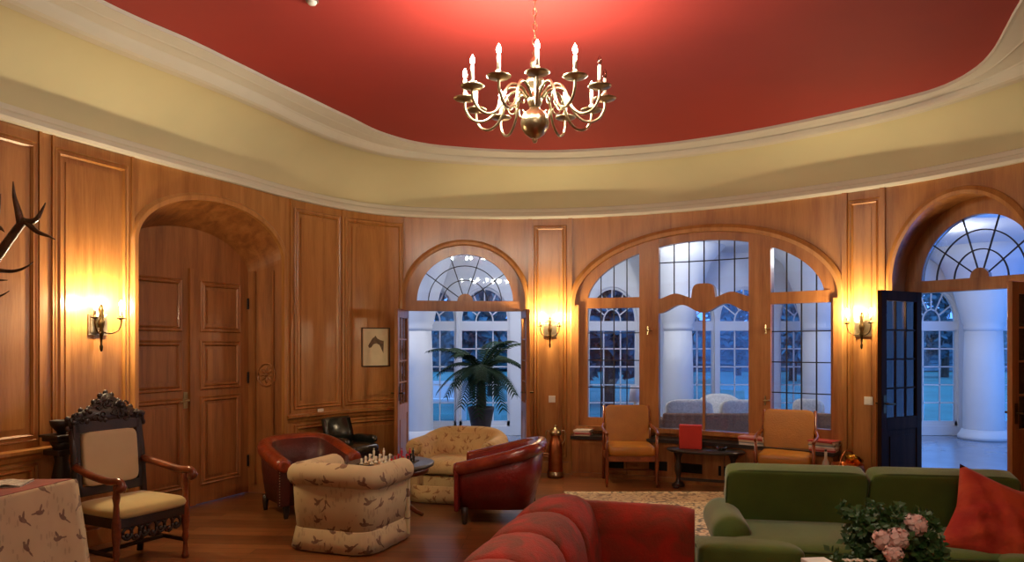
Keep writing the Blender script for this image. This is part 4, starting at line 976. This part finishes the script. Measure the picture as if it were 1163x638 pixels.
# orange cushion
def cushion(name, label, loc, rot, a, m):
    b = BM(); N_ = 22; top, bot = [], []
    for sgn, grid in ((1, top), (-1, bot)):
        for i in range(N_ + 1):
            row = []
            for j in range(N_ + 1):
                u, v = 2 * i / N_ - 1, 2 * j / N_ - 1
                f = max(0, (1 - abs(u) ** 2.6)) ** .55 * max(0, (1 - abs(v) ** 2.6)) ** .55
                pin = 1 + .10 * (abs(u * v)) ** 1.5 - .05 * (1 - min(abs(u), abs(v)))
                wv = (.009 * sin(u * 7 + v * 3) + .008 * sin(v * 11 - u * 4 + sin(u * 5)) + .006 * sin(u * 15 + v * 9)) * f
                row.append(b.verts.new((u * a * pin, v * a * pin, sgn * (.085 * f) + wv)) if not (sgn == -1 and (i in (0, N_) or j in (0, N_))) else top[i][j])
            grid.append(row)
        for i in range(N_):
            for j in range(N_): b.faces.new((grid[i][j], grid[i + 1][j], grid[i + 1][j + 1], grid[i][j + 1]))
    o = obj(name, b, m, None, True); o.location = loc; o.rotation_euler = rot; return tag(o, label, 'cushion')
cushion('throw_cushion', 'burnt orange cushion propped on one corner on the green sofa', (2.80, 4.17, .58), (R(64), R(0), R(6)), .255, M_ORANGE)
bpy.data.objects['throw_cushion'].rotation_euler = (Matrix.Rotation(R(-10), 3, 'Z') @ Matrix.Rotation(R(56), 3, 'X') @ Matrix.Rotation(R(-24), 3, 'Z')).to_euler()

# ------------------------------------------------------------------ red sofa in the foreground
DF = Vector((.96, -.27, 0)); DL = Vector((-.27, -.96, 0))      # facing, along towards the viewer
A_ = Vector((.34, 4.26, 0)); Ls = 2.2
ctr = A_ + DL * (Ls / 2 - .14) + DF * .30
t = thing('red_sofa', 'red floral sofa in the foreground with rounded back cushions, seen from behind its corner', 'sofa', ctr + Vector((0, 0, .013)), atan2(DF.y, DF.x) - pi / 2)
obj('base', bx(-Ls / 2, Ls / 2, -.55, .42, .07, .27), M_REDF, t, bevel=.03)
obj('back_frame', pillow(Ls / 2 - .02, .10, .27, .3, .2, 48, 14, mtx=TR((0, -.47, .35), rx=R(4))), M_REDF, t, True)
xs = [-Ls / 2 + .06, -.56, -.12, .32, .76, Ls / 2 - .06]
for a, c in zip(xs, xs[1:]):
    rings = []
    for x, k in [(a, .80), (a + .004, .90), (a + .014, .95), (a + .045, .985), (a + (c - a) * .3, 1.0), (a + (c - a) * .5, 1.01), (a + (c - a) * .7, 1.0), (c - .045, .985), (c - .014, .95), (c - .004, .90), (c, .80)]:
        ring = []
        for q in range(28):
            w_ = 2 * pi * q / 28; cy, cz = cos(w_), sin(w_)
            ring.append(TR((0, -.35, .45), rx=R(8)) @ Vector((x, .235 * k * math.copysign(abs(cy) ** .8, cy), .265 * k * math.copysign(abs(cz) ** .75, cz))))
        rings.append(ring)
    b = BM(); loft(b, rings); obj('back_cushion', b, M_REDF, t, True)
for sx in (-1, 1):
    b = BM(); rings = []
    for i in range(14):
        y = -.40 + .80 * i / 13; rr = .125 * (1 if i < 12 else (.96 if i == 12 else .85)); x0 = sx * (Ls / 2 - .05)
        rings.append([(x0 + .12 * sx, y, .08)] + [(x0 + sx * rr * cos(q), y, .545 + rr * sin(q)) for q in [(-.5 + k * (pi + 1) / 14) for k in range(15)]] + [(x0 - sx * .12, y, .08)])
    loft(b, rings); obj('arm', b, M_REDF, t, True)
for k in range(3):
    a = -Ls / 2 + .1 + k * (Ls - .2) / 3; obj('seat_cushion', pillow((Ls - .2) / 6 + .005, .30, .07, .4, .2, 36, 12, mtx=TR((a + (Ls - .2) / 6, .14, .28))), M_REDF, t, True)
for sx in (-1, 1):
    for y in (-.35, .35): obj('leg', lathe([(.02, 0), (.03, .08)], 10, mtx=TR((sx * (Ls / 2 - .08), y, 0))), M_DARKWOOD, t)

# ------------------------------------------------------------------ rug
mr = bpy.data.materials.new('oriental_rug'); mr.use_nodes = True; N, L = mr.node_tree.nodes, mr.node_tree.links; b_ = N['Principled BSDF']; b_.inputs['Roughness'].default_value = .95
tt = N.new('ShaderNodeTexCoord'); v1 = N.new('ShaderNodeTexVoronoi'); v1.inputs['Scale'].default_value = 19; v1.feature = 'F1'; n1 = N.new('ShaderNodeTexNoise'); n1.inputs['Scale'].default_value = 7; n1.inputs['Detail'].default_value = 4
va = N.new('ShaderNodeVectorMath'); va.operation = 'MULTIPLY_ADD'; va.inputs[1].default_value = (.15, .15, 0); L.new(n1.outputs['Color'], va.inputs[0]); L.new(tt.outputs['Object'], va.inputs[2]); L.new(tt.outputs['Object'], n1.inputs['Vector']); L.new(va.outputs[0], v1.inputs['Vector'])
rr_ = N.new('ShaderNodeValToRGB'); e = rr_.color_ramp.elements; e[0].position = .12; e[0].color = srgb(130, 72, 54); e[1].position = .5; e[1].color = srgb(216, 194, 154); k = e.new(.28); k.color = srgb(206, 182, 140); k = e.new(.72); k.color = srgb(110, 100, 88)
L.new(v1.outputs['Distance'], rr_.inputs[0])
sx_ = N.new('ShaderNodeSeparateXYZ'); L.new(tt.outputs['Object'], sx_.inputs[0])
def mth(op, a, b=None):
    n = N.new('ShaderNodeMath'); n.operation = op
    for i, x in enumerate((a, b)):
        if x is None: continue
        if isinstance(x, (int, float)): n.inputs[i].default_value = x
        else: L.new(x, n.inputs[i])
    return n.outputs[0]
ed = mth('MINIMUM', mth('SUBTRACT', 1.1, mth('ABSOLUTE', sx_.outputs[0])), mth('SUBTRACT', 2.2, mth('ABSOLUTE', sx_.outputs[1])))
band = mth('LESS_THAN', mth('ABSOLUTE', mth('SUBTRACT', ed, .30)), .22)
mxr = N.new('ShaderNodeMix'); mxr.data_type = 'RGBA'; L.new(mth('MULTIPLY', band, .45), mxr.inputs[0]); L.new(rr_.outputs[0], mxr.inputs[6]); mxr.inputs[7].default_value = srgb(150, 112, 84)
L.new(mxr.outputs[2], b_.inputs['Base Color'])
tag(obj('rug', bx(-1.1, 1.1, -2.2, 2.2, 0, .012), mr, bevel=.003, loc=(1.67, 5.74, 0.001), rot=(0, 0, R(0))), 'large cream patterned rug under the sofas', 'rug')

# ------------------------------------------------------------------ window seats: two ochre armchairs
def wchair(label, loc, rz):
    t = thing('wooden_armchair', label, 'armchair', loc, rz, 'wooden armchairs by the wide window')
    w = .27
    for sx in (-1, 1):
        obj('rear_leg', tb([(sx * w, -.30, 0), (sx * w, -.24, .40), (sx * w * .98, -.30, .88)], [.018, .022, .016]), M_CHAIRWOOD, t, True)
        obj('front_leg', lathe([(.012, 0), (.018, .05), (.022, .25), (.018, .42), (.016, .60)], 10, mtx=TR((sx * (w + .01), .24, 0))), M_CHAIRWOOD, t, True)
        obj('armrest', tb(spl([(sx * w, -.26, .66), (sx * (w + .03), -.05, .63), (sx * (w + .02), .18, .615), (sx * (w + .01), .27, .60)], 4), .018, 8), M_CHAIRWOOD, t, True)
    b = BM(); box(b, -w, w, .22, .25, .29, .35); box(b, -w, w, -.26, -.23, .29, .35); box(b, -w - .012, -w + .012, -.25, .24, .29, .35); box(b, w - .012, w + .012, -.25, .24, .29, .35)
    tube(b, [(-w, -.1, .14), (w, -.1, .14)], .01); obj('seat_frame', b, M_CHAIRWOOD, t)
    obj('seat_cushion', pillow(w - .005, .26, .065, .35, .16, 36, 10, mtx=TR((0, .01, .405))), M_TANCL, t, True)
    b = pillow(w - .012, .04, .235, .25, .14, 30, 12, mtx=TR((0, -.24, .655), rx=R(9))); bk_ = obj('backrest', b, M_TANCL, t, True)
    return t
c1 = wchair('ochre upholstered wooden armchair by the wide window, left of the small table', (1.36, 8.48, 0), R(178))
t2 = wchair('ochre upholstered wooden armchair turned left, right of the small table by the window', (2.90, 7.72, .013), R(172))
t2.rotation_euler.z = R(154)
# low table between them
t = thing('coffee_table', 'low dark oval table standing between the two ochre armchairs', 'table', (2.17, 8.2, 0), R(-22))
b = lathe([(.001, .40), (.41, .40), (.43, .412), (.43, .425), (.42, .432), (.001, .432)], 40); bmesh.ops.scale(b, vec=(1, .52, 1), verts=b.verts[:]); obj('tabletop', b, M_SLATE, t, True)
for sx in (-1, 1):
    b = lathe([(.07, 0), (.075, .02), (.03, .05), (.022, .10), (.035, .16), (.045, .22), (.025, .28), (.03, .33), (.06, .39), (.07, .40)], 14, mtx=TR((sx * .30, 0, 0))); obj('pedestal_leg', b, M_DARKWOOD, t, True)
    obj('foot', bx(sx * .30 - .03, sx * .30 + .03, -.16, .16, 0, .03), M_DARKWOOD, t, bevel=.01)
obj('stretcher', bx(-.30, .30, -.012, .012, .07, .10), M_DARKWOOD, t)
b = BM(); box(b, -.125, .125, -.05, .05, 0, .27); 
t = thing('red_bag', 'upright red paper bag on the low table below the wide window', 'bag', (2.02, 8.27, .432), R(-15))
obj('bag_body', b, mat('red_paper', srgb(186, 40, 26), .6, var=.1), t, bevel=.008)
obj('handle', tb(spl([(-.05, .052, .26), (-.045, .056, .20), (0, .058, .17), (.045, .056, .20), (.05, .052, .26)], 4), .004, 5), mat('dark_red_cord', srgb(130, 26, 18), .7), t)
t = thing('glass_ashtray', 'small clear glass bowl on the low table right of the red bag', 'bowl', (2.33, 8.12, .432))
obj('bowl', lathe([(.001, 0), (.045, 0), (.06, .035), (.056, .038), (.042, .01), (.001, .008)], 20), glassmat('clear_glass', (.9, .95, 1, 1), 2), t, True)
# magazines on the bench
rnd = random.Random(9)
mags = [mat('magazine_white', srgb(220, 212, 200), .5, var=.1), mat('magazine_red', srgb(170, 60, 54), .5), mat('magazine_grey', srgb(120, 130, 134), .5), mat('magazine_pink', srgb(214, 150, 140), .5), mat('magazine_tan', srgb(190, 170, 140), .5)]
m_pages = mat('page_edges', srgb(224, 216, 200), .8)
for px, n, where, w_ in ((664, 4, 'at the left end of the window bench', .10), (861, 5, 'left of the right ochre armchair', .14), (941, 6, 'at the right end of the window bench', .13)):
    s = S(px); nn_ = wn_(s); pz = .495
    for k in range(n):
        th = rnd.uniform(.012, .026); p = W(s, pz, .12)
        t = thing('magazine', ('topmost magazine of the pile ' if k == n - 1 else 'bottom magazine of the pile ' if k == 0 else ('', 'second', 'third', 'fourth', 'fifth')[k] + ' magazine from the bottom of the pile ') + where, 'magazine', p, atan2(nn_.y, nn_.x) - pi / 2 + rnd.uniform(-.15, .15), 'magazines ' + where)
        obj('pages', bx(-w_ + .003, w_ - .003, -.107, .104, .0015, th - .0015), m_pages, t)
        b = BM(); box(b, -w_, w_, -.11, .107, 0, .0015); box(b, -w_, w_, -.11, .107, th - .0015, th); box(b, -w_, w_, .1045, .107, 0, th); obj('cover', b, mags[(k * 2 + n) % 5], t)
        pz += th
# copper vessel by the middle pilaster
p = W(S(633), 0, .30)
t = thing('copper_vessel', 'tall polished copper churn with handles on the floor below the middle sconce', 'vessel', p)
obj('vessel_body', lathe([(.001, 0), (.085, 0), (.09, .02), (.08, .04), (.095, .07), (.088, .12), (.082, .3), (.07, .42), (.05, .48), (.055, .52), (.062, .53), (.001, .535)], 26), M_COPPER, t, True)
obj('brass_base', lathe([(.001, .001), (.10, .0), (.10, .05), (.093, .055), (.10, .07), (.09, .075)], 26), M_BRASS, t, True)
obj('rim', lathe([(.05, .50), (.07, .52), (.072, .55), (.058, .57), (.03, .60), (.012, .61), (.014, .63), (.001, .635)], 20), M_BRASS, t, True)
for sx in (-1, 1): obj('handle', tb(spl([(sx * .06, 0, .55), (sx * .11, 0, .56), (sx * .115, 0, .46), (sx * .078, 0, .40)], 5), .007, 7), M_BRASS, t, True)
# copper scuttle and brass bits behind the green sofa
p = W(S(977), 0, .36)
t = thing('copper_scuttle', 'copper coal scuttle with hoop handle behind the green sofa under the right switch', 'scuttle', p, R(40))
obj('scuttle_body', lathe([(.001, 0), (.09, 0), (.095, .03), (.08, .06), (.14, .22), (.16, .36), (.15, .42), (.145, .42), (.13, .22), (.001, .08)], 24), M_COPPER, t, True)
obj('handle', tb([(.15 * cos(a), 0, .41 + .14 * sin(a)) for a in [k * pi / 12 for k in range(13)]], .009, 8), M_COPPER, t, True)
obj('spout', lathe([(.001, 0), (.05, .0), (.085, .05), (.09, .07), (.001, .05)], 18, mtx=TR((.10, .0, .40), ry=R(35))), mat('bright_brass', srgb(226, 180, 70), .2, metal=1), t, True)
t = thing('pale_bottle', 'slim pale bottle standing by the copper scuttle at the end of the window bench', 'bottle', W(S(954), 0, .42))
obj('bottle_body', lathe([(.001, 0), (.04, 0), (.04, .36), (.03, .42), (.014, .46), (.014, .53), (.001, .53)], 16), mat('pale_glazed_clay', srgb(170, 150, 134), .4, var=.2), t, True)
obj('stopper', lathe([(.001, .53), (.012, .53), (.012, .55), (.001, .552)], 10), M_DARKWOOD, t, True)

# ------------------------------------------------------------------ palm in the conservatory, wicker-like chairs beyond the wide window
m_palm = mat('palm_green', srgb(30, 56, 30), .8, spec=.2, var=.4, vscale=5)
px_, py_ = -.44, 10.35
t = thing('plant_stand', 'low stone block under the potted palm in the conservatory', 'stand', (px_, py_, 0))
obj('block', bx(-.2, .2, -.2, .2, 0, .36), M_WHITE, t, bevel=.01); obj('slab', bx(-.23, .23, -.23, .23, .36, .40), M_WHITE, t, bevel=.008)
t = thing('potted_palm', 'potted palm with drooping fronds seen through the middle doorway', 'potted plant', (px_, py_, .40))
obj('pot', lathe([(.001, 0), (.12, 0), (.14, .05), (.17, .22), (.19, .30), (.19, .33), (.165, .33), (.155, .28), (.001, .28)], 22), mat('dark_clay_pot', srgb(60, 48, 42), .6, var=.3), t, True)
obj('trunk', tb([(0, 0, .26), (.01, 0, .42), (0, .01, .86)], [.08, .07, .05], 10), m_bark, t, True)
rnd = random.Random(11)
for k in range(22):
    a = 2 * pi * k / 22 + rnd.uniform(-.15, .15); l = rnd.uniform(.5, .78); up = rnd.uniform(.05, .75)
    pts = [Vector((cos(a) * l * u, sin(a) * l * u, .84 + up * 1.3 * u * (1 - .25 * u) - .55 * u * u * (1.25 - up))) for u in [i / 12 for i in range(13)]]
    b = tb(pts, [.012 - .0008 * i for i in range(13)], 5)
    for i in range(2, 13):
        T_ = (pts[i] - pts[i - 1]).normalized(); sd = T_.cross(Vector((0, 0, 1))).normalized()
        for q in (0, .5):
            p0 = pts[i - 1].lerp(pts[i], q)
            for sg in (-1, 1):
                ln = .24 * (1 - abs(i / 12 - .45) * .9); e_ = p0 + (sd * sg * .8 + T_ * .55 + Vector((0, 0, -.28))) * ln; w_ = T_ * .012; md = p0.lerp(e_, .5) + Vector((0, 0, .012))
                vs = [b.verts.new(v) for v in (p0 - w_, p0 + w_, md + w_ * 1.2, md - w_ * 1.2, e_)]
                b.faces.new(vs[:4]); b.faces.new((vs[3], vs[2], vs[4]))
    obj('frond', b, m_palm, t)
m_wick = mat('pale_wicker', srgb(222, 214, 200), .8, var=.25, vscale=40, bump=.4, bscale=80)
m_wickd = mat('brown_wicker', srgb(158, 112, 78), .8, var=.3, vscale=40, bump=.4, bscale=80)
def bench(loc, rz, L_, label):
    t = thing('wicker_sofa', label, 'sofa', loc, rz, 'wicker sofas in the conservatory')
    obj('base', bx(-L_, L_, -.38, .38, .08, .36), m_wickd, t, bevel=.03); obj('backrest', bx(-L_, L_, -.40, -.30, .36, .68), m_wickd, t, bevel=.03)
    for sx in (-1, 1): obj('arm', bx(sx * L_ - .06, sx * L_ + .06, -.38, .38, .08, .60), m_wickd, t, bevel=.03)
    for k in (-1, 1):
        obj('seat_cushion', pillow(L_ / 2 - .04, .32, .08, .4, .2, 28, 10, mtx=TR((k * L_ / 2, .03, .43))), m_wick, t, True); obj('back_cushion', pillow(L_ / 2 - .05, .09, .2, .5, .25, 28, 12, mtx=TR((k * L_ / 2, -.26, .66), rx=R(-10))), m_wick, t, True)
bench((2.80, 10.25, 0), R(-2), .74, 'brown wicker sofa with pale cushions behind the centre of the wide window')
bench((4.45, 10.15, 0), R(-38), .50, 'brown wicker sofa behind the right light of the wide window')
tub('conservatory_chair', 'pale rounded armchair beyond the wicker sofa in the conservatory', (3.25, 11.2, 0), R(180), .8, .8, .66, .84, .08, m_wick, m_wick, skirt=False)
t = thing('table_lamp', 'pale shaded lamp on a side table behind the left light of the wide window', 'lamp', (1.70, 10.1, .62))
obj('lamp_shade', lathe([(.09, .20), (.065, .42), (.062, .42), (.087, .20)], 20), M_WHITE, t, True); obj('base', lathe([(.001, 0), (.06, 0), (.06, .02), (.02, .05), (.03, .12), (.012, .22), (.008, .3)], 16), M_CANDLE, t, True)
t = thing('side_table', 'small round side table under the shaded lamp in the conservatory', 'table', (1.70, 10.1, 0))
obj('tabletop', lathe([(.001, .59), (.25, .59), (.25, .62), (.001, .62)], 24), m_wickd, t); obj('pedestal', lathe([(.16, 0), (.16, .02), (.03, .05), (.03, .59)], 16), m_wickd, t)

# ------------------------------------------------------------------ table with flowers at the bottom edge
t = thing('flower_table', 'table at the bottom edge in front of the green sofa carrying the flowers', 'table', (1.40, 2.62, 0), R(-8))
obj('tabletop', bx(-.5, .5, -.36, .36, .50, .54), M_CHAIRWOOD, t, bevel=.008)
for sx in (-1, 1):
    for sy in (-1, 1): obj('leg', lathe([(.02, 0), (.028, .03), (.02, .1), (.03, .3), (.03, .5)], 10, mtx=TR((sx * .44, sy * .30, 0))), M_CHAIRWOOD, t, True)
obj('apron', bx(-.44, .44, -.31, .31, .43, .50), M_CHAIRWOOD, t)
fl = Vector((1.33, 2.58, .54))
t = thing('flower_vase', 'dark vase holding green sprays at the bottom edge before the green sofa', 'vase', fl)
obj('vase_body', lathe([(.001, 0), (.05, 0), (.075, .05), (.08, .12), (.05, .19), (.055, .21), (.05, .21), (.04, .18), (.001, .03)], 20), mat('dark_glaze', srgb(36, 44, 48), .2), t, True)
m_spray = mat('spray_leaf', srgb(66, 108, 50), .6, var=.5, vscale=30); rnd = random.Random(4)
for k in range(130):
    a = rnd.random() * 6.28; el = rnd.uniform(.02, .18); top = rnd.uniform(.22, .52) - el * .35
    tipp = Vector((cos(a) * el, sin(a) * el, top)); mid = Vector((cos(a) * el * .35, sin(a) * el * .35, top * .72))
    pts = spl([(0, 0, .16), mid, tipp], 7); b = tb(pts, .0022, 4)
    for i in range(4, len(pts)):
        for q in range(12):
            u = Vector((rnd.gauss(0, 1), rnd.gauss(0, 1), rnd.gauss(0, .7) + .3)).normalized(); l = rnd.uniform(.018, .038); sd = u.orthogonal().normalized() * l * .32
            p0 = pts[i] + Vector((rnd.uniform(-.012, .012), rnd.uniform(-.012, .012), rnd.uniform(-.01, .01))); b.faces.new([b.verts.new(v) for v in (p0, p0 + u * l * .5 + sd, p0 + u * l, p0 + u * l * .5 - sd)])
    obj('green_spray', b, m_spray, t)
m_peony = mat('pale_pink_petals', srgb(250, 224, 214), .7, var=.12, vscale=30, vcol=srgb(240, 200, 186))
m_stem = mat('flower_stem', srgb(60, 90, 40), .6)
def peony(px, py, d, r, label, seed):
    rnd = random.Random(seed); p = Vector(((px - CX0) / FPX * d, d, EYE + (HY - py) / FPX * d))
    t = thing('pink_peony', label, 'flower', p, 0, 'pale pink blooms in the vase'); b = BM()
    for k in range(170):
        u = Vector((rnd.gauss(0, 1), rnd.gauss(0, 1), rnd.gauss(0, 1) + .25)).normalized(); q = r * rnd.uniform(.45, .95); l = r * rnd.uniform(.2, .38)
        sd = u.orthogonal().normalized(); sd.rotate(Matrix.Rotation(rnd.random() * 6.28, 3, u)); up = u.cross(sd); c = u * q
        pts = [c + sd * l * cos(x) * .8 + up * l * sin(x) * .7 + u * (.25 * l * cos(2 * x)) for x in [i * pi / 3.5 for i in range(7)]]
        b.faces.new([b.verts.new(v) for v in pts])
    pillow(r * .6, r * .6, r * .5, 1, 1, 12, 8, b); obj('petals', b, m_peony, t, True)
    q = fl + Vector((0, 0, .18)) - p; obj('stem', tb([(0, 0, -r * .4), q * .5 + Vector((0, 0, -.02)), q], .003, 5), m_stem, t)
peony(1039, 596, 2.50, .042, 'pale pink bloom highest and furthest right in the vase', 1); peony(1002, 612, 2.44, .036, 'pale pink bloom furthest left in the vase', 2)
peony(1020, 612, 2.42, .040, 'pale pink bloom in the middle of the vase', 3); peony(1015, 629, 2.38, .034, 'pale pink bloom lowest in the vase at the bottom edge', 5)
# white blossoms and a white box
for i, (px, lb) in enumerate(((963, 'tiny white blossom furthest left at the bottom edge'), (975, 'tiny white blossom second from left at the bottom edge'), (990, 'tiny white blossom nearest the pink blooms at the bottom edge'))):
    d = 2.46; p = Vector(((px - CX0) / FPX * d, d, EYE + (HY - 636) / FPX * d)); b = BM()
    for k in range(5): pillow(.010, .006, .003, 1, 1, 8, 5, b, TR((cos(k * 1.257) * .010, sin(k * 1.257) * .010, 0), rz=k * 1.257))
    t = thing('white_blossom', lb, 'flower', p, 0, 'tiny white blossoms'); obj('petals', b, M_CANDLE, t, True); q = fl + Vector((0, 0, .18)) - p; obj('stem', tb([(0, 0, 0), q * .5, q], .002, 4), m_stem, t)
t = thing('white_box', 'white paper box on the table left of the flower vase', 'box', (1.17, 2.80, .54), R(6))
obj('carton', bx(-.045, .045, -.035, .035, 0, .235), M_SWITCH, t, bevel=.003); obj('lid', bx(-.048, .048, -.038, .038, .215, .2380), M_SWITCH, t, bevel=.003)
